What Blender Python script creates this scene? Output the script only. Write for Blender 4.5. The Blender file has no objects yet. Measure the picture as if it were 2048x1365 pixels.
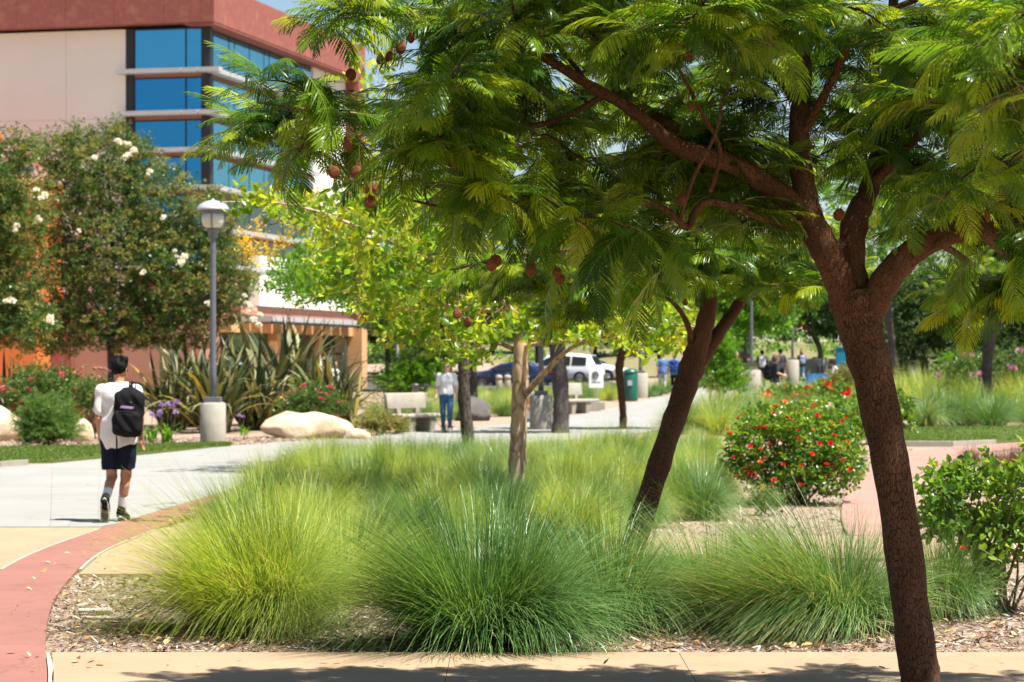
import bpy, bmesh, math, random
import numpy as np
from mathutils import Vector, Matrix, Euler
from mathutils.geometry import tessellate_polygon

# ------------------------------------------------------------------ camera, sky, sun, exposure
SC = bpy.context.scene
COL = SC.collection
F, H, CX, HY = 4836.0, 1.7, 1024.0, 725.0          # focal length in photo pixels, eye height, principal column, horizon row

cam_data = bpy.data.cameras.new('camera')
cam = bpy.data.objects.new('camera', cam_data); COL.objects.link(cam)
cam.location = (0, 0, H); cam.rotation_euler = (math.pi/2, 0, 0)
cam_data.sensor_width = 36; cam_data.lens = 36*F/2048
cam_data.shift_y = (HY-682.5)/2048
cam_data.clip_start = 0.1; cam_data.clip_end = 3000
cam_data.dof.use_dof = True; cam_data.dof.focus_distance = 12.2; cam_data.dof.aperture_fstop = 6.3
SC.camera = cam

SUN_EL, SUN_PHI = math.radians(66), math.radians(29)      # high, from the right and a little from behind the camera
SUN_DIR = Vector((math.cos(SUN_EL)*math.cos(SUN_PHI), -math.cos(SUN_EL)*math.sin(SUN_PHI), math.sin(SUN_EL)))
world = bpy.data.worlds.new('World'); SC.world = world; world.use_nodes = True
wn = world.node_tree; wn.nodes.clear()
sky = wn.nodes.new('ShaderNodeTexSky'); sky.sky_type = 'NISHITA'; sky.sun_disc = False
sky.sun_elevation = SUN_EL; sky.sun_rotation = math.atan2(SUN_DIR.x, SUN_DIR.y)
sky.air_density = 1.0; sky.dust_density = 0.6; sky.ozone_density = 1.2
bg = wn.nodes.new('ShaderNodeBackground'); bg.inputs['Strength'].default_value = 0.052
wo = wn.nodes.new('ShaderNodeOutputWorld')
wn.links.new(sky.outputs[0], bg.inputs[0]); wn.links.new(bg.outputs[0], wo.inputs[0])
sun_data = bpy.data.lights.new('sun', 'SUN'); sun_data.energy = 5.0; sun_data.angle = math.radians(0.53); sun_data.color = (1.0, 0.955, 0.88)
sun = bpy.data.objects.new('sun', sun_data); COL.objects.link(sun)
sun.rotation_euler = SUN_DIR.to_track_quat('Z', 'Y').to_euler()
SC.view_settings.view_transform = 'Standard'; SC.view_settings.look = 'None'
SC.view_settings.exposure = 1.42; SC.view_settings.gamma = 1.0
SC.cycles.use_denoising = True
SC.cycles.max_bounces = 5; SC.cycles.transmission_bounces = 3; SC.cycles.diffuse_bounces = 3; SC.cycles.glossy_bounces = 3
SC.cycles.sample_clamp_indirect = 6.0

# ------------------------------------------------------------------ places
def sstep(a, b, x):
    t = min(1.0, max(0.0, (x-a)/(b-a))); return t*t*(3-2*t)
def gz(x, y):
    """height of the ground: level near the camera, rising gently to the far plaza and then to a hillside"""
    t = max(0.0, min(y, 150.0)-55.0)
    z = 0.0085*t*t/(t+6.0)*(0.42+0.58*sstep(-2, 9, x))
    if y > 152: z += 0.075*(min(y, 330)-152)**2/((min(y, 330)-152)+25)
    return z
def at(px, py, d): return Vector(((px-CX)*d/F, d, H-(py-HY)*d/F))
def gp(px, py):
    """where the line of sight through a photo pixel meets the ground"""
    d = H*F/max(py-HY, 6)
    lo, hi = 3.0, 400.0
    for _ in range(50):
        m = (lo+hi)/2; p = at(px, py, m)
        if p.z > gz(p.x, m): lo = m
        else: hi = m
    p = at(px, py, lo); p.z = gz(p.x, lo); return p
def on_ground(px, d):
    x = (px-CX)*d/F; return Vector((x, d, gz(x, d)))
def ppm(d): return F/d

# ------------------------------------------------------------------ object helpers
def mesh_from(name, V, Fc, mats=(), smooth=True, midx=None):
    me = bpy.data.meshes.new(name)
    V = np.asarray(V, dtype=np.float32)
    if isinstance(Fc, np.ndarray):
        n, k = Fc.shape
        me.vertices.add(len(V)); me.vertices.foreach_set('co', V.ravel())
        me.loops.add(n*k); me.loops.foreach_set('vertex_index', Fc.astype(np.int32).ravel())
        me.polygons.add(n); me.polygons.foreach_set('loop_start', np.arange(0, n*k, k, dtype=np.int32))
        me.update(calc_edges=True)
    else:
        me.from_pydata(V.tolist(), [], Fc); me.update()
    for m in (mats if isinstance(mats, (list, tuple)) else [mats]): me.materials.append(m)
    if midx is not None: me.polygons.foreach_set('material_index', np.asarray(midx, dtype=np.int32))
    if smooth: me.polygons.foreach_set('use_smooth', np.ones(len(me.polygons), dtype=bool))
    me.update()
    return me
def obj(name, me, parent=None, loc=(0,0,0), rot=(0,0,0), scale=1.0):
    o = bpy.data.objects.new(name, me); COL.objects.link(o)
    o.location = loc; o.rotation_euler = rot
    o.scale = (scale,)*3 if isinstance(scale, (int, float)) else scale
    if parent is not None: o.parent = parent
    return o
def tag(o, label=None, cat=None, group=None, kind=None):
    if label: o['label'] = label
    if cat: o['category'] = cat
    if group: o['group'] = group
    if kind: o['kind'] = kind
    return o
def thing(name, label, cat, loc=(0,0,0), rotz=0.0, group=None, scale=1.0):
    return tag(obj(name, None, None, loc, (0,0,rotz), scale), label, cat, group)

class MB:
    """collects shapes into one mesh"""
    def __init__(s): s.V = []; s.Fc = []; s.M = []
    def add(s, V, Fc, m=0):
        b = len(s.V); s.V.extend([tuple(v) for v in V]); s.Fc.extend([tuple(i+b for i in f) for f in Fc]); s.M.extend([m]*len(Fc)); return s
    def box(s, lo, hi, m=0, bev=0.0, mat=None):
        x0,y0,z0 = lo; x1,y1,z1 = hi
        if bev <= 0:
            V = [(x0,y0,z0),(x1,y0,z0),(x1,y1,z0),(x0,y1,z0),(x0,y0,z1),(x1,y0,z1),(x1,y1,z1),(x0,y1,z1)]
            Fc = [(0,3,2,1),(4,5,6,7),(0,1,5,4),(1,2,6,5),(2,3,7,6),(3,0,4,7)]
        else:
            bm = bmesh.new(); bmesh.ops.create_cube(bm, size=1.0)
            for v in bm.verts: v.co = Vector(((x0+x1)/2+v.co.x*(x1-x0), (y0+y1)/2+v.co.y*(y1-y0), (z0+z1)/2+v.co.z*(z1-z0)))
            bmesh.ops.bevel(bm, geom=bm.edges[:], offset=bev, segments=2, affect='EDGES', profile=0.5)
            bm.verts.index_update(); V = [v.co.copy() for v in bm.verts]; Fc = [tuple(v.index for v in f.verts) for f in bm.faces]; bm.free()
        if mat is not None: V = [mat @ Vector(v) for v in V]
        return s.add(V, Fc, m)
    def lathe(s, prof, n=24, m=0, c=(0,0,0)):
        V = []; Fc = []
        for r, z in prof:
            for i in range(n):
                a = 2*math.pi*i/n; V.append((c[0]+r*math.cos(a), c[1]+r*math.sin(a), c[2]+z))
        for j in range(len(prof)-1):
            for i in range(n):
                k = (i+1) % n; Fc.append((j*n+i, j*n+k, (j+1)*n+k, (j+1)*n+i))
        Fc.append(tuple(range(n-1, -1, -1))); Fc.append(tuple(range((len(prof)-1)*n, len(prof)*n)))
        return s.add(V, Fc, m)
    def tube(s, pts, rad, n=8, m=0, wob=0.0, rng=None):
        V, Fc = tube_geo(pts, rad, n, wob, rng); return s.add(V, Fc, m)
    def mesh(s, name, mats, smooth=False): return mesh_from(name, s.V, s.Fc, mats, smooth, s.M)
    def obj(s, name, mats, parent=None, smooth=False, **k): return obj(name, s.mesh(name, mats, smooth), parent, **k)

def tube_geo(pts, rad, n=8, wob=0.0, rng=None):
    P = [Vector(p) for p in pts]; V = []; Fc = []
    ref = None
    for i, p in enumerate(P):
        t = (P[min(i+1, len(P)-1)]-P[max(i-1, 0)]).normalized()
        if ref is None: ref = Vector((1,0,0)) if abs(t.x) < 0.8 else Vector((0,1,0))
        u = (ref-t*ref.dot(t)).normalized(); v = t.cross(u); ref = u
        r = rad[i] if hasattr(rad, '__len__') else rad
        for k in range(n):
            a = 2*math.pi*k/n
            rr = r*(1+(rng.uniform(-wob, wob) if wob else 0))
            V.append(p+(u*math.cos(a)+v*math.sin(a))*rr)
    for i in range(len(P)-1):
        for k in range(n):
            q = (k+1) % n; Fc.append((i*n+k, i*n+q, (i+1)*n+q, (i+1)*n+k))
    Fc.append(tuple(range(n-1, -1, -1))); Fc.append(tuple(range((len(P)-1)*n, len(P)*n)))
    return V, Fc
def smooth_path(pts, per=5):
    """Catmull-Rom through points (each may carry a radius as 4th number)"""
    P = [np.array(p, dtype=float) for p in pts]; out = []
    for i in range(len(P)-1):
        p0 = P[max(i-1,0)]; p1 = P[i]; p2 = P[i+1]; p3 = P[min(i+2,len(P)-1)]
        for k in range(per):
            t = k/per
            out.append(0.5*((2*p1)+(-p0+p2)*t+(2*p0-5*p1+4*p2-p3)*t*t+(-p0+3*p1-3*p2+p3)*t**3))
    out.append(P[-1]); return out

# ------------------------------------------------------------------ materials
def new_mat(name):
    m = bpy.data.materials.new(name); m.use_nodes = True
    nt = m.node_tree; nt.nodes.clear()
    out = nt.nodes.new('ShaderNodeOutputMaterial'); return m, nt, out
def N(nt, t, **k):
    n = nt.nodes.new(t)
    for a, b in k.items():
        if a in n.inputs: n.inputs[a].default_value = b
        else: setattr(n, a, b)
    return n
def ramp(nt, fac, stops):
    r = nt.nodes.new('ShaderNodeValToRGB'); e = r.color_ramp.elements
    while len(e) < len(stops): e.new(0.5)
    for i, (p, c) in enumerate(stops): e[i].position = p; e[i].color = (*c, 1)
    nt.links.new(fac, r.inputs[0]); return r.outputs[0]
def surf(name, c1, c2=None, rough=0.8, scale=6.0, bump=0.0, bscale=40.0, c3=None, stretch=None, metal=0.0, spec=0.5, detail=6.0, coat=0.0):
    """principled surface with noise-varied colour and fine relief"""
    m, nt, out = new_mat(name); L = nt.links
    p = N(nt, 'ShaderNodeBsdfPrincipled'); p.inputs['Roughness'].default_value = rough; p.inputs['Metallic'].default_value = metal
    p.inputs['Specular IOR Level'].default_value = spec
    if coat: p.inputs['Coat Weight'].default_value = coat; p.inputs['Coat Roughness'].default_value = 0.05
    tc = N(nt, 'ShaderNodeTexCoord'); vec = tc.outputs['Object']
    if stretch:
        mp = N(nt, 'ShaderNodeMapping'); mp.inputs['Scale'].default_value = stretch; L.new(vec, mp.inputs[0]); vec = mp.outputs[0]
    if c2 is None: c2 = tuple(x*0.8 for x in c1)
    n1 = N(nt, 'ShaderNodeTexNoise'); n1.inputs['Scale'].default_value = scale; n1.inputs['Detail'].default_value = detail; n1.inputs['Roughness'].default_value = 0.65; L.new(vec, n1.inputs['Vector'])
    st = [(0.3, c1), (0.68, c2)] if c3 is None else [(0.25, c1), (0.5, c2), (0.75, c3)]
    L.new(ramp(nt, n1.outputs[0], st), p.inputs['Base Color'])
    if bump:
        n2 = N(nt, 'ShaderNodeTexNoise'); n2.inputs['Scale'].default_value = bscale; n2.inputs['Detail'].default_value = 5; L.new(vec, n2.inputs['Vector'])
        b = N(nt, 'ShaderNodeBump'); b.inputs['Strength'].default_value = bump; b.inputs['Distance'].default_value = 0.02
        L.new(n2.outputs[0], b.inputs['Height']); L.new(b.outputs[0], p.inputs['Normal'])
    L.new(p.outputs[0], out.inputs[0]); return m
def leaf_mat(name, cols, trans=0.45, rough=0.5, tint_attr=False, tboost=1.6, spec=0.3):
    """thin leaf: diffuse and slightly glossy front, light passing through; colour varies from leaf to leaf"""
    m, nt, out = new_mat(name); L = nt.links
    oi = N(nt, 'ShaderNodeObjectInfo'); fac = oi.outputs['Random']
    if tint_attr:
        at_ = N(nt, 'ShaderNodeAttribute'); at_.attribute_name = 'tint'
        mx = N(nt, 'ShaderNodeMath', operation='MULTIPLY_ADD'); L.new(at_.outputs['Fac'], mx.inputs[0]); mx.inputs[1].default_value = 0.75
        m2 = N(nt, 'ShaderNodeMath', operation='MULTIPLY'); L.new(fac, m2.inputs[0]); m2.inputs[1].default_value = 0.25
        L.new(m2.outputs[0], mx.inputs[2]); fac = mx.outputs[0]
    k = len(cols); col = ramp(nt, fac, [(i/(k-1) if k > 1 else 0, c) for i, c in enumerate(cols)])
    p = N(nt, 'ShaderNodeBsdfPrincipled'); p.inputs['Roughness'].default_value = rough; p.inputs['Specular IOR Level'].default_value = spec
    L.new(col, p.inputs['Base Color'])
    tr = N(nt, 'ShaderNodeBsdfTranslucent')
    mul = N(nt, 'ShaderNodeMix', data_type='RGBA', blend_type='MULTIPLY'); mul.inputs[0].default_value = 1.0
    L.new(col, mul.inputs[6]); mul.inputs[7].default_value = (tboost*1.15, tboost, tboost*0.45, 1); L.new(mul.outputs[2], tr.inputs[0])
    ms = N(nt, 'ShaderNodeMixShader'); ms.inputs[0].default_value = trans
    L.new(p.outputs[0], ms.inputs[1]); L.new(tr.outputs[0], ms.inputs[2]); L.new(ms.outputs[0], out.inputs[0]); return m
def bark_mat(name, c1, c2, crack, scale=18.0, depth=0.012, vert=0.35, strength=0.9, thin=0.12):
    m, nt, out = new_mat(name); L = nt.links
    tc = N(nt, 'ShaderNodeTexCoord'); mp = N(nt, 'ShaderNodeMapping'); mp.inputs['Scale'].default_value = (1, 1, vert); L.new(tc.outputs['Object'], mp.inputs[0])
    nz = N(nt, 'ShaderNodeTexNoise'); nz.inputs['Scale'].default_value = 9; nz.inputs['Detail'].default_value = 5; L.new(mp.outputs[0], nz.inputs['Vector'])
    ad = N(nt, 'ShaderNodeVectorMath', operation='MULTIPLY_ADD'); L.new(nz.outputs['Color'], ad.inputs[0]); ad.inputs[1].default_value = (0.11,)*3; L.new(mp.outputs[0], ad.inputs[2])
    vo = N(nt, 'ShaderNodeTexVoronoi', feature='DISTANCE_TO_EDGE'); vo.inputs['Scale'].default_value = scale; L.new(ad.outputs[0], vo.inputs['Vector'])
    mr = N(nt, 'ShaderNodeMapRange'); mr.inputs['From Max'].default_value = thin; L.new(vo.outputs['Distance'], mr.inputs['Value'])
    col = ramp(nt, nz.outputs[0], [(0.3, c1), (0.7, c2)])
    mx = N(nt, 'ShaderNodeMix', data_type='RGBA'); L.new(mr.outputs[0], mx.inputs[0]); mx.inputs[6].default_value = (*crack, 1); L.new(col, mx.inputs[7])
    p = N(nt, 'ShaderNodeBsdfPrincipled'); p.inputs['Roughness'].default_value = 0.88; p.inputs['Specular IOR Level'].default_value = 0.25; L.new(mx.outputs[2], p.inputs['Base Color'])
    n2 = N(nt, 'ShaderNodeTexNoise'); n2.inputs['Scale'].default_value = 60; n2.inputs['Detail'].default_value = 6; L.new(mp.outputs[0], n2.inputs['Vector'])
    sm = N(nt, 'ShaderNodeMath', operation='MULTIPLY_ADD'); L.new(n2.outputs[0], sm.inputs[0]); sm.inputs[1].default_value = 0.5; L.new(mr.outputs[0], sm.inputs[2])
    b = N(nt, 'ShaderNodeBump'); b.inputs['Strength'].default_value = strength; b.inputs['Distance'].default_value = depth
    L.new(sm.outputs[0], b.inputs['Height']); L.new(b.outputs[0], p.inputs['Normal']); L.new(p.outputs[0], out.inputs[0]); return m
def glass_mat(name, base, rough=0.04, metal=0.85):
    m, nt, out = new_mat(name); L = nt.links
    p = N(nt, 'ShaderNodeBsdfPrincipled'); p.inputs['Base Color'].default_value = (*base, 1); p.inputs['Metallic'].default_value = metal; p.inputs['Roughness'].default_value = rough
    tc = N(nt, 'ShaderNodeTexCoord'); n = N(nt, 'ShaderNodeTexNoise'); n.inputs['Scale'].default_value = 0.35; L.new(tc.outputs['Object'], n.inputs['Vector'])
    b = N(nt, 'ShaderNodeBump'); b.inputs['Strength'].default_value = 0.04; b.inputs['Distance'].default_value = 0.3; L.new(n.outputs[0], b.inputs['Height']); L.new(b.outputs[0], p.inputs['Normal'])
    L.new(p.outputs[0], out.inputs[0]); return m

M = {}
M['mulch'] = surf('mulch', (0.16,0.105,0.07), (0.32,0.235,0.17), 0.95, 22, 1.0, 55, c3=(0.07,0.043,0.03))
def paving(name, c, stain, scale=1.0):
    """broom-finished concrete: cloudy tone, darker stains, fine speckle and hairline crazing"""
    m, nt, out = new_mat(name); L = nt.links; tc = N(nt, 'ShaderNodeTexCoord'); v = tc.outputs['Object']
    def noise(s, d=5, r=.6, st=None):
        n = N(nt, 'ShaderNodeTexNoise'); n.inputs['Scale'].default_value = s; n.inputs['Detail'].default_value = d; n.inputs['Roughness'].default_value = r
        if st:
            mp = N(nt, 'ShaderNodeMapping'); mp.inputs['Scale'].default_value = st; L.new(v, mp.inputs[0]); L.new(mp.outputs[0], n.inputs['Vector'])
        else: L.new(v, n.inputs['Vector'])
        return n.outputs[0]
    cloud = ramp(nt, noise(0.8*scale, 7, .7), [(.3, tuple(x*.86 for x in c)), (.7, tuple(min(1, x*1.07) for x in c))])
    st = ramp(nt, noise(2.3*scale, 9, .72), [(.56, (0,0,0)), (.72, (1,1,1))])
    mx = N(nt, 'ShaderNodeMix', data_type='RGBA'); L.new(st, mx.inputs[0]); L.new(cloud, mx.inputs[6]); mx.inputs[7].default_value = (*stain, 1)
    sp = ramp(nt, noise(150, 3, .6), [(.30, (.72,.70,.68)), (.42, (1,1,1))])
    m2 = N(nt, 'ShaderNodeMix', data_type='RGBA', blend_type='MULTIPLY'); m2.inputs[0].default_value = .6; L.new(mx.outputs[2], m2.inputs[6]); L.new(sp, m2.inputs[7])
    vo = N(nt, 'ShaderNodeTexVoronoi', feature='DISTANCE_TO_EDGE'); vo.inputs['Scale'].default_value = .55*scale
    wv = N(nt, 'ShaderNodeVectorMath', operation='MULTIPLY_ADD'); nn = N(nt, 'ShaderNodeTexNoise'); nn.inputs['Scale'].default_value = 2.5; nn.inputs['Detail'].default_value = 6; L.new(v, nn.inputs['Vector']); L.new(nn.outputs['Color'], wv.inputs[0]); wv.inputs[1].default_value = (.5,.5,.5); L.new(v, wv.inputs[2]); L.new(wv.outputs[0], vo.inputs['Vector'])
    cr = ramp(nt, vo.outputs['Distance'], [(.0, (.62,.58,.55)), (.006, (1,1,1))])
    m3 = N(nt, 'ShaderNodeMix', data_type='RGBA', blend_type='MULTIPLY'); m3.inputs[0].default_value = .55; L.new(m2.outputs[2], m3.inputs[6]); L.new(cr, m3.inputs[7])
    p = N(nt, 'ShaderNodeBsdfPrincipled'); p.inputs['Roughness'].default_value = .88; p.inputs['Specular IOR Level'].default_value = .3; L.new(m3.outputs[2], p.inputs['Base Color'])
    b = N(nt, 'ShaderNodeBump'); b.inputs['Strength'].default_value = .22; b.inputs['Distance'].default_value = .01; L.new(noise(45, 5, .6, (6, 1, 1)), b.inputs['Height']); L.new(b.outputs[0], p.inputs['Normal'])
    L.new(p.outputs[0], out.inputs[0]); return m
M['tan'] = paving('tan_concrete', (0.300,0.212,0.133), (0.245,0.167,0.10))
M['red'] = paving('red_concrete', (0.232,0.102,0.080), (0.185,0.078,0.06))
M['grey'] = paving('grey_concrete', (0.245,0.241,0.222), (0.212,0.207,0.19), .6)
M['pale'] = surf('pale_mortar', (0.36,0.32,0.26), (0.28,0.245,0.195), 0.9, 9, 0.1, 90)
M['conc'] = surf('cast_concrete', (0.33,0.30,0.245), (0.265,0.235,0.19), 0.85, 5, 0.25, 60)
M['asphalt'] = surf('asphalt', (0.055,0.055,0.057), (0.04,0.04,0.042), 0.9, 8, 0.2, 80)
M['lawn'] = surf('lawn_turf', (0.10,0.15,0.022), (0.075,0.12,0.018), 0.95, 14, 0.8, 160)
M['hill'] = surf('hill_grass', (0.07,0.11,0.02), (0.17,0.14,0.06), 0.95, 0.25, 0.5, 4, c3=(0.05,0.085,0.02))
M['boulder'] = surf('sandstone', (0.52,0.455,0.36), (0.47,0.37,0.25), 0.9, 2.2, 0.9, 14, c3=(0.44,0.26,0.13))
M['dark_rock'] = surf('dark_rock', (0.10,0.09,0.085), (0.06,0.055,0.05), 0.9, 5, 0.6, 20)
# ------------------------------------------------------------------ smooth bodies: distance field + surface nets
class Field:
    def __init__(s, lo, hi, h):
        s.lo = np.array(lo, float); s.h = h
        s.n = np.ceil((np.array(hi, float)-s.lo)/h).astype(int)+1
        s.f = np.full(s.n, 0.5, dtype=np.float32)
        s.ax = [s.lo[i]+h*np.arange(s.n[i]) for i in range(3)]
    def _sub(s, lo, hi):
        a = np.clip(((np.array(lo)-s.lo)/s.h).astype(int)-1, 0, s.n-1); b = np.clip(((np.array(hi)-s.lo)/s.h).astype(int)+2, 1, s.n)
        sl = tuple(slice(a[i], b[i]) for i in range(3))
        X, Y, Z = np.meshgrid(*[s.ax[i][sl[i]] for i in range(3)], indexing='ij'); return sl, X, Y, Z
    def _join(s, sl, d, k):
        a = s.f[sl]
        if k > 0: s.f[sl] = np.minimum(a, d)-np.maximum(k-np.abs(a-d), 0)**2/(4*k)
        else: s.f[sl] = np.minimum(a, d)
    def cap(s, p0, p1, r0, r1=None, k=0.02):
        r1 = r0 if r1 is None else r1; p0 = np.array(p0, float); p1 = np.array(p1, float); e = max(r0, r1)+0.06
        sl, X, Y, Z = s._sub(np.minimum(p0,p1)-e, np.maximum(p0,p1)+e)
        ab = p1-p0; L2 = max(ab@ab, 1e-9)
        t = np.clip(((X-p0[0])*ab[0]+(Y-p0[1])*ab[1]+(Z-p0[2])*ab[2])/L2, 0, 1)
        d = np.sqrt((X-p0[0]-t*ab[0])**2+(Y-p0[1]-t*ab[1])**2+(Z-p0[2]-t*ab[2])**2)-(r0+(r1-r0)*t)
        s._join(sl, d, k); return s
    def ell(s, c, r, k=0.02, R=None):
        c = np.array(c, float); r = np.array(r, float); e = r.max()+0.06
        sl, X, Y, Z = s._sub(c-e, c+e); q = np.stack([X-c[0], Y-c[1], Z-c[2]], -1)
        if R is not None: q = q @ np.array(R)
        k0 = np.linalg.norm(q/r, axis=-1); k1 = np.linalg.norm(q/(r*r), axis=-1)+1e-6
        s._join(sl, k0*(k0-1)/k1, k); return s
    def rbox(s, c, hf, rr, k=0.02, R=None):
        c = np.array(c, float); hf = np.array(hf, float); e = np.linalg.norm(hf)+0.06
        sl, X, Y, Z = s._sub(c-e, c+e); q = np.stack([X-c[0], Y-c[1], Z-c[2]], -1)
        if R is not None: q = q @ np.array(R)
        q = np.abs(q)-(hf-rr)
        d = np.linalg.norm(np.maximum(q, 0), axis=-1)+np.minimum(q.max(-1), 0)-rr
        s._join(sl, d, k); return s
    def cut(s, nrm, p):
        """remove everything on the side the normal points to"""
        nrm = np.array(nrm, float); nrm /= np.linalg.norm(nrm)
        X, Y, Z = np.meshgrid(*s.ax, indexing='ij')
        s.f = np.maximum(s.f, (X-p[0])*nrm[0]+(Y-p[1])*nrm[1]+(Z-p[2])*nrm[2]); return s
    def carve(s, fn):
        X, Y, Z = np.meshgrid(*s.ax, indexing='ij'); s.f = fn(s.f, X, Y, Z).astype(np.float32); return s
    def mesh(s, name, mat):
        f = s.f; f[0]=f[-1]=0.5; f[:,0]=f[:,-1]=0.5; f[:,:,0]=f[:,:,-1]=0.5
        n = f.shape; ins = f < 0
        c = np.zeros((n[0]-1, n[1]-1, n[2]-1), int)
        for i in (0,1):
            for j in (0,1):
                for k in (0,1): c += ins[i:n[0]-1+i, j:n[1]-1+j, k:n[2]-1+k]
        act = (c > 0) & (c < 8); idx = np.full(act.shape, -1); I = np.argwhere(act); idx[act] = np.arange(len(I))
        acc = np.zeros((len(I), 3)); cnt = np.zeros(len(I))
        cor = [(i,j,k) for i in (0,1) for j in (0,1) for k in (0,1)]
        for a in range(8):
            for b in range(a+1, 8):
                A, B = np.array(cor[a]), np.array(cor[b])
                if abs(A-B).sum() != 1: continue
                fa = f[I[:,0]+A[0], I[:,1]+A[1], I[:,2]+A[2]]; fb = f[I[:,0]+B[0], I[:,1]+B[1], I[:,2]+B[2]]
                x = (fa < 0) != (fb < 0); t = np.where(x, fa/np.where(x, fa-fb, 1), 0)
                acc += np.where(x[:,None], A+(B-A)*t[:,None], 0); cnt += x
        V = s.lo+s.h*(I+acc/cnt[:,None]); Fs = []
        for ax in range(3):
            u, v = (ax+1) % 3, (ax+2) % 3
            s0 = [slice(1, n[i]-1) for i in range(3)]; s1 = list(s0); s0[ax] = slice(0, n[ax]-1); s1[ax] = slice(1, n[ax])
            E = np.argwhere(ins[tuple(s0)] != ins[tuple(s1)]); off = np.ones(3, int); off[ax] = 0; E = E+off
            flip = ~ins[E[:,0], E[:,1], E[:,2]]
            du = np.zeros(3, int); du[u] = 1; dv = np.zeros(3, int); dv[v] = 1
            q = [idx[tuple((E-d).T)] for d in (du+dv, dv, 0*du, du)]
            Q = np.stack(q, 1); Q[flip] = Q[flip][:, ::-1]; Fs.append(Q)
        return mesh_from(name, V, np.concatenate(Fs), mat)

# ------------------------------------------------------------------ scattering of small pieces that nobody could count
_groups = {}
def scatter_group(sources):
    key = tuple(o.name for o in sources)
    if key in _groups: return _groups[key]
    ng = bpy.data.node_groups.new('scatter', 'GeometryNodeTree')
    ng.interface.new_socket('Geometry', in_out='INPUT', socket_type='NodeSocketGeometry'); ng.interface.new_socket('Geometry', in_out='OUTPUT', socket_type='NodeSocketGeometry')
    gi = ng.nodes.new('NodeGroupInput'); go = ng.nodes.new('NodeGroupOutput')
    ip = ng.nodes.new('GeometryNodeInstanceOnPoints'); ip.inputs['Pick Instance'].default_value = True
    jn = ng.nodes.new('GeometryNodeJoinGeometry')
    for o in sources:
        oi = ng.nodes.new('GeometryNodeObjectInfo'); oi.inputs['Object'].default_value = o; oi.inputs['As Instance'].default_value = True
        ng.links.new(oi.outputs['Geometry'], jn.inputs[0])
    def attr(n, t):
        a = ng.nodes.new('GeometryNodeInputNamedAttribute'); a.data_type = t; a.inputs['Name'].default_value = n; return a.outputs['Attribute']
    er = ng.nodes.new('FunctionNodeEulerToRotation')
    ng.links.new(attr('rot', 'FLOAT_VECTOR'), er.inputs[0]); ng.links.new(er.outputs[0], ip.inputs['Rotation'])
    ng.links.new(attr('scl', 'FLOAT'), ip.inputs['Scale']); ng.links.new(attr('idx', 'INT'), ip.inputs['Instance Index'])
    ng.links.new(gi.outputs[0], ip.inputs['Points']); ng.links.new(jn.outputs[0], ip.inputs['Instance']); ng.links.new(ip.outputs[0], go.inputs[0])
    _groups[key] = ng; return ng
def scatter(name, parent, sources, P, R, S, I, loc=(0,0,0)):
    me = bpy.data.meshes.new(name); P = np.asarray(P, np.float32); n = len(P)
    me.vertices.add(n); me.vertices.foreach_set('co', P.ravel())
    a = me.attributes.new('rot', 'FLOAT_VECTOR', 'POINT'); a.data.foreach_set('vector', np.asarray(R, np.float32).ravel())
    a = me.attributes.new('scl', 'FLOAT', 'POINT'); a.data.foreach_set('value', np.asarray(S, np.float32))
    a = me.attributes.new('idx', 'INT', 'POINT'); a.data.foreach_set('value', np.asarray(I, np.int32))
    o = obj(name, me, parent, loc); md = o.modifiers.new('scatter', 'NODES'); md.node_group = scatter_group(sources)
    o['kind'] = 'stuff'; return o
def place_all(name, parent, sources, items, keep=300, stuff_name=None, key=None):
    """items: (loc, rot, scale, idx). The nearest `keep` are objects of their own that share meshes, the rest one scattered part"""
    items = sorted(items, key=key or (lambda t: t[0][1]))
    for p, r, s, i in items[:keep]: obj(name, sources[i].data, parent, p, r, s)
    rest = items[keep:]
    if rest: scatter(stuff_name or name, parent, sources, [t[0] for t in rest], [t[1] for t in rest], [t[2] for t in rest], [t[3] for t in rest])

STORE = bpy.data.collections.new('leaf_store')      # source meshes for the scattered parts; not linked to the scene
def source(name, me):
    o = bpy.data.objects.new(name, me); STORE.objects.link(o); return o
# ------------------------------------------------------------------ ground and paving
def sheet(name, pairs, off, mat, parent=None, thick=0.0, struct=True):
    """a strip of ground between pairs of ground points, lying `off` above the terrain"""
    V = []; Fc = []
    for a, b in pairs:
        for p in (a, b): V.append((p[0], p[1], gz(p[0], p[1])+off))
    k = len(pairs)
    for i in range(k-1): Fc.append((2*i, 2*i+1, 2*i+3, 2*i+2))
    if thick:
        b0 = len(V); V += [(x, y, z-thick) for x, y, z in V]
        for i in range(k-1):
            Fc.append((2*i, 2*i+2, b0+2*i+2, b0+2*i)); Fc.append((2*i+1, b0+2*i+1, b0+2*i+3, 2*i+3))
        Fc.append((0, b0, b0+1, 1)); Fc.append((2*k-2, 2*k-1, b0+2*k-1, b0+2*k-2))
    o = obj(name, mesh_from(name, V, Fc, mat, False), parent)
    bm = bmesh.new(); bm.from_mesh(o.data); bmesh.ops.recalc_face_normals(bm, faces=bm.faces); bm.to_mesh(o.data); bm.free()
    if struct and parent is None: o['kind'] = 'structure'
    return o
def cutpairs(pairs, i, n):
    """n strips between consecutive pairs, with open joints"""
    return pairs
xs = np.concatenate([np.linspace(-260, -40, 12), np.linspace(-34, 34, 35), np.linspace(40, 260, 12)])
ys = np.concatenate([np.linspace(-40, 10, 6), np.linspace(14, 160, 60), np.linspace(166, 420, 30), [600, 1500]])
V = [(x, y, gz(x, y)) for y in ys for x in xs]; nx = len(xs)
o = obj('ground', mesh_from('ground', V, [(j*nx+i, j*nx+i+1, (j+1)*nx+i+1, (j+1)*nx+i) for j in range(len(ys)-1) for i in range(nx-1)], M['mulch']))
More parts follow.
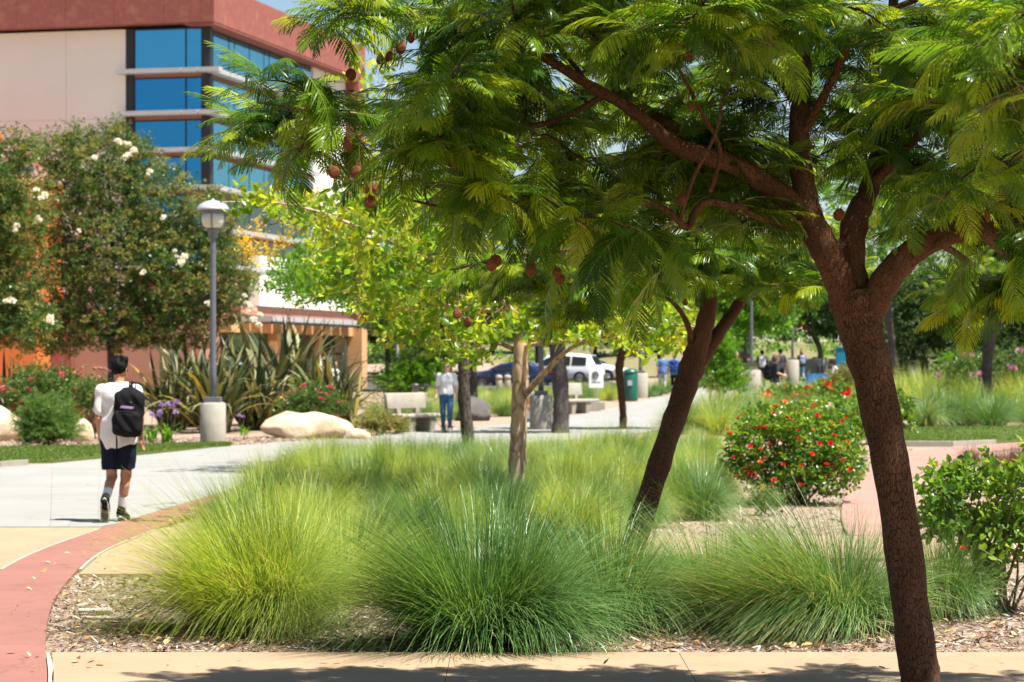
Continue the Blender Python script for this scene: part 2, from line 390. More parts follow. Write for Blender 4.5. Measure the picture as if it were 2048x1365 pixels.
o['kind'] = 'structure'
ysh = [y for y in ys if y >= 150]
V = [(x, y, gz(x, y)+0.03) for y in ysh for x in xs]
o = obj('hillside', mesh_from('hillside', V, [(j*nx+i, j*nx+i+1, (j+1)*nx+i+1, (j+1)*nx+i) for j in range(len(ysh)-1) for i in range(nx-1)], M['hill'])); o['kind'] = 'structure'

# the red ring path: inner and outer edge as x against y
RY = [9.0, 11.0, 12.85, 14.3, 16.6, 18.9, 21.35, 24.2, 27.0, 31.0, 35.0]
RXI = [-1.75, -2.13, -2.47, -2.76, -3.16, -3.44, -3.63, -3.58, -3.40, -3.05, -2.6]
RXO = [-2.45, -2.85, -3.20, -3.47, -3.82, -4.06, -4.18, -4.12, -3.98, -3.72, -3.3]
def ring_in(y): return float(np.interp(y, RY, RXI))
def ring_out(y): return float(np.interp(y, RY, RXO))
SF = lambda pts: smooth_path(pts, 4)
ring = thing('red_path', None, None); ring['kind'] = 'structure'
edI = [p for p in SF([(x, y, 0) for x, y in zip(RXI, RY)])]; edO = [p for p in SF([(x, y, 0) for x, y in zip(RXO, RY)])]
i = 0
while i < len(edI)-1:
    j = min(i+3, len(edI)-1); pr = [(edI[k], edO[k]) for k in range(i, j+1)]
    g = 0.004
    a, b = pr[0]; pr[0] = (a+(pr[1][0]-a)*g/max(np.linalg.norm(pr[1][0]-a), .01), b+(pr[1][1]-b)*g/max(np.linalg.norm(pr[1][1]-b), .01))
    sheet('slab', pr, 0.034, M['red'], ring, 0.05); i = j
for ed, s in ((edI, 1), (edO, -1)):       # pale mortar line where the red path meets the tan paving
    sel = [p for p in ed if (p[1] < 13.9) or (19.1 < p[1] < 24.6)]
    for lo, hi in ((0, 13.9), (19.1, 24.6)):
        q = [p for p in ed if lo <= p[1] <= hi]
        if s == -1 and lo == 0: continue
        if len(q) > 1: sheet('edge_strip', [((p[0]+s*0.006, p[1]), (p[0]+s*(0.030+0.008*math.sin(p[1]*5.3)), p[1])) for p in q], 0.033, M['pale'], ring, 0.05)
# front tan pavement in slabs
fp = thing('front_pavement', None, None); fp['kind'] = 'structure'
bx = [None, 2.95/2.0, 3.2, 5.6, 8.0, 11.0]
edges = [-99, -0.35, 0.96, 3.4, 5.8, 8.2, 11]
for k in range(len(edges)-1):
    pr = []
    for y in (3.0, 6.0, 9.0, 10.5, 12.0, 13.0, 13.93):
        a = max(edges[k], ring_in(max(y, 9))+0.036) if k == 0 else edges[k]+0.002
        pr.append(((a, y), (edges[k+1]-0.002, y)))
    sheet('slab', pr, 0.03, M['tan'], fp, 0.05)
# tan cross band behind the first bed: left of the ring, right of the ring, and beyond the leaning tree
tb = thing('tan_band', None, None); tb['kind'] = 'structure'
for x0, x1 in ((-12, -9.3), (-9.3, -6.6), (-6.6, None)):
    yy = np.linspace(17.6, 24.45, 6)
    sheet('slab', [((x0+0.004, y), ((x1-0.004) if x1 else ring_out(y)-0.036, y)) for y in yy], 0.03, M['tan'], tb, 0.05)
sheet('slab', [((ring_in(y)+0.036, y), (-1.9, y)) for y in np.linspace(19.1, 24.45, 6)], 0.03, M['tan'], tb, 0.05)
for x0, x1 in ((1.05, 2.2), (2.2, 3.35), (3.35, 4.5), (4.5, 7.5)):
    sheet('slab', [((x0+0.004, y), (x1-0.004, y)) for y in np.linspace(20.6, 23.3, 4)], 0.03, M['tan'], tb, 0.05)
# grey plaza: left forecourt, the walk that crosses behind the bed, the far plaza on the right
pz = thing('plaza', None, None); pz['kind'] = 'structure'
cols = [(-140,952,1059),(0,938,1059),(105,931,1059),(200,922,1059),(300,912,1042),(430,898,996),(560,887,940),(700,880,918),(870,862,905),(1050,848,890),(1180,828,880),(1290,802,868),(1400,778,848),(1500,770,820),(1620,766,805),(1720,765,799),(1830,765,797)]
for k in range(len(cols)-1):
    a, b = cols[k], cols[k+1]; pr = []
    nsub = 8
    for t in np.linspace(0.004, 0.996, nsub):
        fa = gp(a[0], a[1]); na = gp(a[0], a[2]); fb = gp(b[0], b[1]); nb = gp(b[0], b[2])
        if k < 4: na = Vector((na.x, 24.5, 0)) if a[2] == 1059 else na
        if k < 3: nb = Vector((nb.x, 24.5, 0))
        A = na.lerp(fa, t); B = nb.lerp(fb, t); e = (B-A).normalized()*0.0015; pr.append((A+e, B-e))
    sheet('slab', pr, 0.03, M['grey'], pz, 0.05)
# right hand red path curling up to the lawn
RP = [(3.25, 23.35, 0.8), (3.42, 25, 0.75), (3.75, 27.5, 0.72), (4.6, 33, 0.78), (5.5, 37.5, 0.9), (6.7, 42.5, 1.15), (8.3, 47, 1.4), (10.6, 50.2, 1.7), (13.6, 52.5, 2.0)]
M['pink'] = paving('pink_concrete', (0.30,0.175,0.138), (0.25,0.14,0.11))
rp = thing('right_red_path', None, None); rp['kind'] = 'structure'
sp = smooth_path(RP, 4); i = 0
while i < len(sp)-1:
    j = min(i+4, len(sp)-1); pr = [((sp[k][0], sp[k][1]), (sp[k][0]+sp[k][2]*0.93, sp[k][1]-sp[k][2]*0.33)) for k in range(i, j+1)]
    sheet('slab', pr, 0.032, M['pink'], rp, 0.05); i = j
# kerbs and lawns
def lawn(name, pr, seed):
    o = sheet(name, pr, 0.055, M['lawn'], None, 0.1); return o
lawn_l = [(gp(px, yf), gp(px, yn)) for px, yf, yn in ((-120, 906, 946), (0, 901, 928), (105, 899, 927), (200, 897, 918), (300, 895, 909), (380, 893, 902), (462, 892, 896))]
lawn('lawn_left', lawn_l, 1)
lawn_r = [(gp(px, yf), gp(px, yn)) for px, yf, yn in ((1770, 861, 892), (1830, 860, 892), (1900, 859, 891), (1990, 858, 888), (2120, 857, 880), (2300, 855, 874))]
lawn('lawn_right', lawn_r, 2)
kb = thing('kerb', None, None); kb['kind'] = 'structure'
for pa, pb in (((1800, 894), (1905, 894.5)), ((1906, 894.5), (1992, 891))):
    a = gp(*pa); b = gp(*pb); sheet('kerb_stone', [(a, (a.x, a.y+0.22)), (b, (b.x, b.y+0.22))], 0.11, M['conc'], kb, 0.12)
for pa, pb in (((-60, 943), (0, 936)), ((1, 936), (52, 932))):
    a = gp(*pa); b = gp(*pb); sheet('kerb_stone', [(a, (a.x, a.y+0.2)), (b, (b.x, b.y+0.2))], 0.10, M['conc'], kb, 0.12)
sheet('parking_lot', [((-16, y), (15, y)) for y in np.linspace(121, 151, 9)], 0.03, M['asphalt'])
sheet('dirt_bank', [((-60, y), (60, y)) for y in np.linspace(168, 178, 3)], 0.06, M['mulch'])
sheet('hill_road', [((-60, y), (60, y)) for y in np.linspace(158, 163, 3)], 0.06, M['asphalt'])
sheet('far_path', [(gp(1610, 763), gp(1720, 765)), (gp(1640, 752), gp(1760, 754)), (gp(1700, 742), gp(1840, 744))], 0.035, M['grey'])
sheet('far_lawn', [((9, y), (34, y)) for y in np.linspace(121, 151, 6)], 0.032, M['lawn'])
sheet('side_lawn', [((-16, y), (-6, y)) for y in np.linspace(140, 152, 3)], 0.05, M['lawn'])

# ------------------------------------------------------------------ the building behind the trees
M['cream'] = surf('cream_stucco', (0.83,0.785,0.69), (0.79,0.735,0.635), 0.9, 0.35, 0.2, 18)
M['redpanel'] = surf('red_stucco', (0.31,0.09,0.062), (0.22,0.062,0.048), 0.85, 1.6, 0.35, 6, c3=(0.33,0.115,0.075))
M['orange'] = surf('orange_panel', (0.62,0.16,0.035), (0.55,0.13,0.03), 0.7, 1.2, 0.1, 12)
M['brownwall'] = surf('brown_stucco', (0.36,0.17,0.115), (0.32,0.145,0.10), 0.9, 0.6, 0.2, 18)
M['ochre'] = surf('ochre_stucco', (0.60,0.33,0.15), (0.55,0.29,0.13), 0.9, 0.8, 0.2, 14)
M['mullion'] = surf('dark_mullion', (0.018,0.018,0.022), (0.012,0.012,0.015), 0.45, 3)
M['shade'] = surf('white_metal', (0.40,0.39,0.39), (0.36,0.35,0.35), 0.45, 2)
M['glassb'] = glass_mat('blue_glass', (0.035,0.235,0.47), 0.05, 0.9)
M['glassb0'] = glass_mat('blue_glass_blinds', (0.08,0.36,0.58), 0.12, 0.85)
M['glasst'] = glass_mat('teal_glass', (0.10,0.42,0.56), 0.05, 0.9)
M['glassd'] = glass_mat('dark_green_glass', (0.10,0.15,0.13), 0.03, 0.7)
DA = 105.0
A0 = at(428, HY, DA)
ux = Vector((0.242, 1, 0)).normalized()          # along the right facade, away from the camera
uy = Vector((-1, 0.242, 0)).normalized()         # along the left facade, away from the corner
nr = Vector((uy.x*-1, uy.y*-1, 0)); nl = Vector((-ux.x, -ux.y, 0))   # outward normals: right facade faces nr, left facade faces nl
g0 = 0.1
bld = thing('campus_building', 'cream and red-brown campus building with teal corner windows and sunshades', 'building', (A0.x, A0.y, g0))
# local frame: s along right facade (+), t along left facade (+), both measured from the corner; outside is s<0 (left facade) or t<0 (right facade)
def bp(s, t, z): return (ux.x*s+uy.x*t, ux.y*s+uy.y*t, z-g0)
def bbox(name, s0, s1, t0, t1, z0, z1, mat, parent=bld):
    b = MB(); c = [bp(s, t, z) for z in (z0, z1) for s, t in ((s0,t0),(s1,t0),(s1,t1),(s0,t1))]
    b.add(c, [(0,3,2,1),(4,5,6,7),(0,1,5,4),(1,2,6,5),(2,3,7,6),(3,0,4,7)]); o = b.obj(name, mat, parent)
    bm = bmesh.new(); bm.from_mesh(o.data); bmesh.ops.recalc_face_normals(bm, faces=bm.faces); bm.to_mesh(o.data); bm.free(); return o
k46 = F/DA
zc = lambda py: H+(HY-py)/k46
LR = 22.3                                          # length of the right facade
TOP, SOF = zc(-12), zc(43)
# red parapet in panels, proud of the walls
pw = 7.0
for k in range(6):
    bbox('parapet_panel', 0.0, 0.6, 0.6 if k == 0 else 0.015+k*2.32, (k+1)*2.32, SOF, TOP+0.5, M['redpanel'])
bbox('parapet_panel', 0.0, LR, 0, 0.6-0.01, SOF, TOP+0.5, M['redpanel'])
bbox('roof', 0.62, LR-0.02, 0.62, 24, SOF+0.2, TOP-0.5, M['cream'])
bbox('soffit', 0.02, LR-0.02, 0.02, 1.4, SOF-0.1, SOF-0.004, M['redpanel'])
# cream wall of the left facade, set back under the parapet, in panels with joints
T0 = 4.42; WS = 0.75
for t0, t1 in ((T0, 7.25), (7.265, 16)):
    for z0, z1 in ((4.2, zc(229)-0.006), (zc(229)+0.006, SOF-0.11)):
        bbox('wall_panel', WS, WS+0.5, t0, t1, z0, z1, M['cream'])
bbox('wall_core', WS+0.05, LR-1.2, WS+0.12, 16, 0, SOF-0.15, M['brownwall'])
# windows of the left facade: rows between sunshades
rows = [(zc(137), SOF-0.12), (zc(222), zc(148)), (zc(297), zc(234)), (zc(373), zc(308)), (zc(455), zc(386)), (zc(530), zc(468))]
for ri, (z0, z1) in enumerate(rows):
    for t0, t1 in ((1.62, 3.95), (0.88, 1.54)):
        w = bbox('window', WS+0.02, WS+0.1, t0-0.05, t1+0.05, z0, z1, M['mullion'])
        bbox('pane', WS-0.005, WS+0.02, t0, t1, z0+0.07, z1-0.07, M['glassb0' if ri == 0 else 'glassb'], w)
bbox('corner_post', WS-0.02, WS+0.3, 0.45, 0.82, 0.2, SOF-0.11, M['mullion'])
bbox('jamb', WS-0.02, WS+0.3, 4.02, 4.40, 0.2, SOF-0.11, M['mullion'])
# windows of the right facade
TW = 0.75
cellsR = []
s = 1.05
for wdt in (0.75, 1.9, 0.62, 1.9, 1.9, 0.62, 1.9, 1.9, 0.62, 1.5):
    cellsR.append((s, s+wdt)); s += wdt+0.10
SWIN = s
for ri, (z0, z1) in enumerate(rows):
    for s0, s1 in cellsR:
        w = bbox('window', s0-0.045, s1+0.045, TW+0.02, TW+0.1, z0, z1, M['mullion'])
        bbox('pane', s0, s1, TW-0.005, TW+0.02, z0+0.06, z1-0.06, M['glasst'] if ri < 4 else M['glassd'], w)
# cream wall and red end frame of the right facade
for s0, s1 in ((SWIN+0.1, SWIN+3.6), (SWIN+3.63, LR-1.25)):
    bbox('wall_panel', s0, s1, 0.68, 1.3, 4.35, SOF-0.11, M['cream'])
bbox('end_frame', LR-1.2, LR, 0.0, 1.5, 3.9, SOF-0.105, M['redpanel'])
bbox('spandrel_band', 6.2, LR-1.25, 0.1, 0.66, 4.3, 6.6, M['cream'])
bbox('soffit_beam', 4.0, LR-1.22, 0.25, 0.67, 3.85, 4.28, M['brownwall'])
# sunshades wrap the corner, in sections
for ri, (z0, z1) in enumerate(rows):
    zz = z0+0.09
    for t0, t1 in ((-0.2, 0.75), (0.80, 1.52), (1.57, 4.6)):
        bbox('sunshade', 0.05, 0.55, t0, t1, zz-0.20, zz, M['shade'])
    for s0, s1 in [(0.6+k*1.6, 0.6+k*1.6+1.54) for k in range(int((SWIN-0.6)/1.6))]:
        bbox('sunshade', s0, s1, 0.05, 0.55, zz-0.20, zz, M['shade'])
# storefront under the right facade
for k in range(11):
    s0 = 4.0+k*1.5; bbox('canopy_louver', s0, s0+1.34, -1.3, 0.2, 3.55, 3.78, M['shade'])
bbox('canopy_rail', 3.9, 20.6, -1.34, -1.22, 3.42, 3.54, M['mullion'])
bbox('lintel', 3.0, LR-1.2, 0.3, 0.9, 3.05, 3.5, M['ochre'])
for s0 in (8.6, 14.9): bbox('column', s0, s0+0.55, 0.1, 0.8, 0, 3.04, M['ochre'])
bbox('downpipe', 9.3, 9.5, -0.1, 0.08, 1.9, 3.5, M['shade'])
for s0, s1 in ((3.2, 5.8), (5.9, 8.5), (9.25, 11.6), (11.7, 14.8), (15.5, 17.6), (17.7, LR-1.3)):
    for z0, z1 in ((0.1, 1.0), (1.06, 2.1), (2.16, 3.0)):
        w = bbox('window', s0, s1, 0.55, 0.66, z0, z1, M['mullion']); bbox('pane', s0+0.05, s1-0.05, 0.53, 0.55, z0+0.03, z1-0.03, M['glassd'], w)
bbox('end_pillar', LR-1.2, LR-0.3, -0.2, 0.8, 0, 3.88, M['ochre'])
# lower storey of the left facade: brown wall and the orange block on the far left
bbox('base_wall', -0.6, WS-0.03, 0.4, 6.3, 0, 4.15, M['brownwall'])
bbox('maroon_pier', -0.75, 0.4, 6.32, 7.3, 0, 4.3, M['redpanel'])
for z0, z1 in ((0, 2.42), (2.44, 6.6), (6.62, 9.55)):
    bbox('orange_panel', -2.2, 0.6, 7.32, 11.5, z0, z1, M['orange'])
bbox('orange_panel', -2.4, -2.22, 8.9, 11.5, 8.6, 11.6, M['orange'])
aw = bbox('blue_awning', -3.4, -2.25, 7.4, 9.0, 9.9, 10.1, M['glassb'])

# low walls and a far building across the plaza
def far_block(name, label, cat, px0, px1, d, h, depth, mat, wins=0):
    a = on_ground(px0, d); b = on_ground(px1, d); w = b.x-a.x
    t = thing(name, label, cat, (a.x, d, min(a.z, b.z)-0.1)); m = MB().box((0,0,0),(w,depth,h)); m.obj('wall', mat, t)
    MB().box((-0.1,-0.1,h+0.003),(w+0.1,depth+0.1,h+0.12)).obj('coping', M['conc'], t)
    for k in range(wins):
        x = w*(k+0.5)/wins; f = MB().box((x-0.8,-0.06,1.0),(x+0.8,-0.003,2.5)).obj('window', M['mullion'], t)
        MB().box((x-0.72,-0.08,1.08),(x+0.72,-0.062,2.42)).obj('pane', M['glassd'], f)
    return t
far_block('garden_wall', 'long beige retaining wall along the foot of the lawn beyond the plaza', 'wall', 1430, 1860, 152, 1.15, 0.4, M['conc'])
far_block('far_building', 'low cream building with dark windows far behind the plaza trees', 'building', 1380, 1760, 205, 4.2, 8, M['cream'], 5)
far_block('brick_building', 'low red-brown building between the leaning trunk and the plaza lamp, far behind', 'building', 1425, 1500, 170, 3.6, 6, M['redpanel'], 2)
far_block('utility_box', 'grey metal utility box in the grass to the right of the big trunk', 'utility box', 1795, 1828, 62, 0.75, 0.5, M['conc'])
# ------------------------------------------------------------------ leaf shapes
M['frond'] = leaf_mat('jacaranda_leaf', [(0.016,0.046,0.005), (0.045,0.112,0.008), (0.100,0.190,0.011), (0.235,0.300,0.015)], 0.42, 0.3, tboost=2.3, spec=.25)
M['rachis'] = surf('leaf_stalk', (0.20,0.20,0.035), (0.15,0.13,0.03), 0.6, 30)
M['stem'] = surf('green_brown_stem', (0.13,0.10,0.04), (0.09,0.06,0.03), 0.8, 20)
M['oval'] = leaf_mat('yellow_green_leaf', [(0.06,0.14,0.012), (0.12,0.22,0.018), (0.20,0.27,0.022), (0.29,0.29,0.03)], 0.5, 0.28, tboost=2.3)
M['bright'] = leaf_mat('bright_green_leaf', [(0.05,0.14,0.010), (0.08,0.20,0.012), (0.13,0.26,0.018)], 0.45, 0.4, tboost=2.0)
M['dark'] = leaf_mat('dark_green_leaf', [(0.018,0.045,0.012), (0.035,0.075,0.018), (0.06,0.10,0.022)], 0.3, 0.4, tboost=1.5)
M['myrtle'] = leaf_mat('myrtle_leaf', [(0.04,0.09,0.02), (0.075,0.14,0.03), (0.13,0.19,0.045)], 0.35, 0.35, tboost=1.6)
M['seedhead'] = leaf_mat('tan_seed_head', [(0.17,0.18,0.045), (0.25,0.225,0.065), (0.13,0.17,0.04)], 0.35, 0.7, tboost=1.5)
M['rose_leaf'] = leaf_mat('rose_leaf', [(0.05,0.12,0.02), (0.10,0.20,0.025), (0.19,0.29,0.035)], 0.45, 0.3, tboost=1.8)
M['yellow'] = leaf_mat('yellow_blossom', [(0.62,0.42,0.02), (0.72,0.52,0.03)], 0.35, 0.6, tboost=1.2)
M['white_petal'] = leaf_mat('white_petal', [(0.80,0.76,0.70), (0.85,0.83,0.78)], 0.3, 0.6, tboost=1.0)
M['red_petal'] = leaf_mat('red_petal', [(0.55,0.015,0.02), (0.62,0.02,0.05), (0.65,0.05,0.02)], 0.3, 0.5, tboost=1.0)
M['pink_petal'] = leaf_mat('pink_petal', [(0.62,0.05,0.12), (0.70,0.10,0.20), (0.55,0.03,0.10)], 0.3, 0.5, tboost=1.0)
M['orange_petal'] = leaf_mat('orange_petal', [(0.72,0.18,0.05), (0.75,0.30,0.14)], 0.3, 0.5, tboost=1.0)
M['purple_petal'] = leaf_mat('purple_petal', [(0.33,0.20,0.55), (0.42,0.28,0.62)], 0.3, 0.5, tboost=1.0)
M['mauve'] = leaf_mat('mauve_petal', [(0.50,0.15,0.45), (0.60,0.28,0.48)], 0.3, 0.5, tboost=1.0)
M['plume'] = leaf_mat('red_grass_plume', [(0.30,0.12,0.07), (0.42,0.20,0.12)], 0.3, 0.8, tboost=1.0)
M['pod'] = surf('brown_seed_pod', (0.09,0.032,0.013), (0.17,0.06,0.022), 0.7, 30, 0.4, 60, spec=.15)
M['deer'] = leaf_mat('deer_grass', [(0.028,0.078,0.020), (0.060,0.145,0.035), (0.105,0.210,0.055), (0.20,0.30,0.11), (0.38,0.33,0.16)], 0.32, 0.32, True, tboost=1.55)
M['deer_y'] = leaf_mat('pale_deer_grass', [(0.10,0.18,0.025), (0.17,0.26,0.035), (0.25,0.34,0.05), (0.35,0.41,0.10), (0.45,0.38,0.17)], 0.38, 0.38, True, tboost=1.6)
M['red_grass'] = leaf_mat('bronze_grass', [(0.10,0.05,0.04), (0.17,0.08,0.06), (0.26,0.13,0.10)], 0.25, 0.6, True, tboost=1.1)
M['fine_green'] = leaf_mat('fine_shrub_leaf', [(0.06,0.13,0.03), (0.10,0.19,0.04), (0.15,0.25,0.05)], 0.4, 0.5, tboost=1.5)

def frond_mesh(name, seed, curve=0.9, v=0.35, npin=22, mat=None):
    r = random.Random(seed); V = []; Q = []; mi = []
    def P(t):
        ph = 0.28-curve*t; n = 6; x = z = 0.0
        for i in range(n): a = 0.28-curve*t*(i+0.5)/n; x += math.cos(a)*t/n; z += math.sin(a)*t/n
        return Vector((x, 0, z)), ph
    # rachis
    pts = [P(t)[0] for t in np.linspace(0, 1, 7)]
    tv, tf = tube_geo(pts, [0.009-0.006*i/6 for i in range(7)], 3); b = 0; V += [tuple(x) for x in tv]; Q += [f for f in tf if len(f) == 4]; nr_ = len(Q)
    side_bend = r.uniform(-0.12, 0.12)
    for i in range(npin):
        t = 0.10+0.90*(i+0.5)/npin; p, ph = P(t); fw = Vector((math.cos(ph), 0, math.sin(ph))); up = Vector((-math.sin(ph), 0, math.cos(ph)))
        Lp = 0.215*(0.40+1.0*math.sin(min(1, 0.10+t*0.93)*math.pi)**0.75)*r.uniform(0.92, 1.06)
        for sd in (-1, 1):
            ang = math.radians(58-30*t+r.uniform(-5, 5)); drp = v+r.uniform(-0.12, 0.18); sv = Vector((0, sd, 0)); m = 9
            d0 = fw*math.cos(ang)+sv*math.sin(ang); n0 = len(V); wn_ = up.cross(d0).normalized()
            tw = r.uniform(-.35, .35); wn_ = (wn_*math.cos(tw)+up*math.sin(tw)).normalized()
            for k in range(m+1):
                q = k/m; c = p+d0*(Lp*q)+fw*(0.07*q*q)*(1.1-t)-up*(drp*Lp*q*q)
                w = 0.0128*math.sin(math.pi*min(1, 0.16+0.80*q))**0.6*(1.0 if k % 2 else 0.55)*(0.08 if k == m else 1)
                V += [tuple(c-wn_*w), tuple(c+wn_*w)]
            for k in range(m): Q.append((n0+2*k, n0+2*k+1, n0+2*k+3, n0+2*k+2))
    mi = [1]*nr_+[0]*(len(Q)-nr_)
    return mesh_from(name, V, np.array(Q), [mat or M['frond'], M['rachis']], False, mi)
FRONDS = [source('frond', frond_mesh('frond', s, c, v)) for s, c, v in ((1, 0.75, 0.25), (2, 1.05, 0.4), (3, 0.5, 0.15), (4, 1.3, 0.5), (5, 0.9, 0.3))]

def leaf_quad(V, Q, p, d, up, L, W, fold=0.25, curl=0.15):
    """one pointed oval leaf made of four quads, folded on its midrib"""
    d = d.normalized(); w = d.cross(up)
    w = w.normalized() if w.length > 1e-4 else Vector((1,0,0)); u = w.cross(d)
    n0 = len(V); st = ((0.0, 0.03), (0.38, 1.0), (0.72, 0.78), (1.0, 0.02))
    for t, ww in st:
        c = p+d*(L*t)-u*(curl*L*t*t); h = W*0.5*ww
        V += [tuple(c-w*h+u*h*fold), tuple(c), tuple(c+w*h+u*h*fold)]
    for k in range(3):
        a = n0+3*k; Q += [(a, a+1, a+4, a+3), (a+1, a+2, a+5, a+4)]
def rnd_dir(r, zmin=-1.0, zmax=1.0):
    z = r.uniform(zmin, zmax); a = r.uniform(0, 2*math.pi); q = math.sqrt(max(0, 1-z*z)); return Vector((q*math.cos(a), q*math.sin(a), z))
def sprig_mesh(name, seed, n, L, W, length, mat, simple=False, spread=0.9, twig=True):
    """a short twig along +X carrying n leaves"""
    r = random.Random(seed); V = []; Q = []
    if twig:
        tv, tf = tube_geo([(0,0,0), (length*0.5,0,0.02*length), (length,0,0)], [0.0035, 0.0025, 0.0015], 3); V += [tuple(x) for x in tv]; Q += [f for f in tf if len(f) == 4]
    for i in range(n):
        t = (i+0.6)/n; p = Vector((length*t, 0, 0)); a = i*2.4+r.uniform(-.4, .4)
        d = Vector((r.uniform(0.2, 0.8), math.cos(a)*spread, math.sin(a)*spread+0.1)); s = r.uniform(0.75, 1.15)
        if simple:
            d.normalize(); up = rnd_dir(r, 0.2, 1); w = d.cross(up).normalized()*W*0.5*s; n0 = len(V)
            V += [tuple(p), tuple(p+d*L*s*0.45+w), tuple(p+d*L*s), tuple(p+d*L*s*0.45-w)]; Q.append((n0, n0+1, n0+2, n0+3))
        else: leaf_quad(V, Q, p, d, Vector((r.uniform(-.5,.5), r.uniform(-.5,.5), 1)), L*s, W*s)
    return mesh_from(name, V, np.array(Q), mat, not simple)
def puff_mesh(name, seed, n, rad, size, mat):
    """a flower head: a ball of small petals"""
    r = random.Random(seed); V = []; Q = []
    for i in range(n):
        d = rnd_dir(r, -0.4, 1); p = d*rad*r.uniform(0.5, 1); up = rnd_dir(r); w = d.cross(up).normalized(); t = (d+up*0.5).normalized(); n0 = len(V); s = size*r.uniform(0.7, 1.2)
        V += [tuple(p-w*s*.5), tuple(p+t*s*.6-w*s*.2), tuple(p+t*s*.6+w*s*.3), tuple(p+w*s*.5)]; Q.append((n0, n0+1, n0+2, n0+3))
    return mesh_from(name, V, np.array(Q), mat, True)
def rose_mesh(name, seed, mat):
    """a rose: whorls of cupped petals round a centre"""
    r = random.Random(seed); V = []; Q = []
    for ring, (rad, hgt, k, tilt) in enumerate(((0.35, 1.0, 4, 0.2), (0.62, 0.85, 6, 0.5), (0.95, 0.6, 7, 0.95))):
        for i in range(k):
            a = 2*math.pi*(i+0.5*ring)/k+r.uniform(-.2,.2); u = Vector((math.cos(a), math.sin(a), 0)); w = Vector((-math.sin(a), math.cos(a), 0)); n0 = len(V); wd = rad*0.75
            b = u*rad*0.25; m_ = u*rad*(0.5+0.3*tilt)+Vector((0,0,hgt*0.5)); t = u*rad*(0.55+0.6*tilt)+Vector((0,0,hgt*r.uniform(.85,1.05)))
            V += [tuple(b-w*wd*.3), tuple(b+w*wd*.3), tuple(m_-w*wd), tuple(m_+w*wd), tuple(t-w*wd*.7), tuple(t+w*wd*.7)]
            Q += [(n0, n0+1, n0+3, n0+2), (n0+2, n0+3, n0+5, n0+4)]
    return mesh_from(name, np.array(V)*0.045, np.array(Q), mat, True)
OVAL = [source('leaf', sprig_mesh('leaf', s, 1, 0.085, 0.045, 0.02, M['oval'], twig=False)) for s in range(3)]
OVALS = [source('leaf_sprig', sprig_mesh('leaf_sprig', s, 8, 0.105, 0.058, 0.26, M['oval'])) for s in (11, 12, 13)]
BRIGHTS = [source('leaf_sprig', sprig_mesh('leaf_sprig', s, 14, 0.09, 0.04, 0.4, M['bright'], True)) for s in (21, 22)]
DARKS = [source('leaf_sprig', sprig_mesh('leaf_sprig', s, 16, 0.13, 0.075, 0.6, M['dark'], True)) for s in (31, 32)]
BRIGHT_BIG = [source('leaf_sprig', sprig_mesh('leaf_sprig', s, 16, 0.13, 0.075, 0.6, M['bright'], True)) for s in (35, 36)]
MYRT = [source('leaf_sprig', sprig_mesh('leaf_sprig', s, 16, 0.075, 0.042, 0.42, M['myrtle'], True)) for s in (41, 42)]
SEEDH = [source('seed_head', puff_mesh('seed_head', s, 40, 0.11, 0.045, M['seedhead'])) for s in (43, 44)]
WPUFF = [source('white_blossom', puff_mesh('white_blossom', s, 55, 0.12, 0.07, M['white_petal'])) for s in (45, 46)]
PPUFF = [source('pink_blossom', puff_mesh('pink_blossom', s, 30, 0.06, 0.05, M['pink_petal'])) for s in (47, 48)]
UPUFF = [source('purple_blossom', puff_mesh('purple_blossom', s, 50, 0.085, 0.05, M['purple_petal'])) for s in (49,)]
MPUFF = [source('mauve_blossom', puff_mesh('mauve_blossom', s, 40, 0.09, 0.06, M['mauve'])) for s in (50,)]
ROSEL = [source('leaf_sprig', sprig_mesh('leaf_sprig', s, 7, 0.05, 0.032, 0.13, M['rose_leaf'])) for s in (51, 52, 53)]
FINE = [source('leaf_sprig', sprig_mesh('leaf_sprig', s, 26, 0.05, 0.012, 0.28, M['fine_green'], True, 0.6)) for s in (55, 56)]
ORNGL = [source('leaf_sprig', sprig_mesh('leaf_sprig', 57, 16, 0.05, 0.03, 0.25, M['seedhead'], True))]
RRED = source('rose_bloom', rose_mesh('rose_bloom', 61, M['red_petal'])); RORG = source('rose_bloom', rose_mesh('rose_bloom', 62, M['orange_petal'])); RWHT = source('rose_bloom', rose_mesh('rose_bloom', 63, M['white_petal']))
def panicle_mesh(name, seed):
    r = random.Random(seed); V = []; Q = []
    for b in range(11):
        t0 = b/11; a = b*2.4; base = Vector((0, 0, 0.5*t0)); d = Vector((math.cos(a), math.sin(a), 0.75)).normalized(); L = 0.30*(1-0.75*t0)
        for k in range(14):
            p = base+d*(L*k/13)+rnd_dir(r)*0.018; dd = rnd_dir(r); up = rnd_dir(r); w = dd.cross(up).normalized()*0.016; n0 = len(V)
            V += [tuple(p-w), tuple(p+dd*0.03-w*.4), tuple(p+dd*0.036), tuple(p+w)]; Q.append((n0, n0+1, n0+2, n0+3))
    return mesh_from(name, V, np.array(Q), M['yellow'], False)
PANI = [source('blossom_panicle', panicle_mesh('blossom_panicle', s)) for s in (71, 72)]

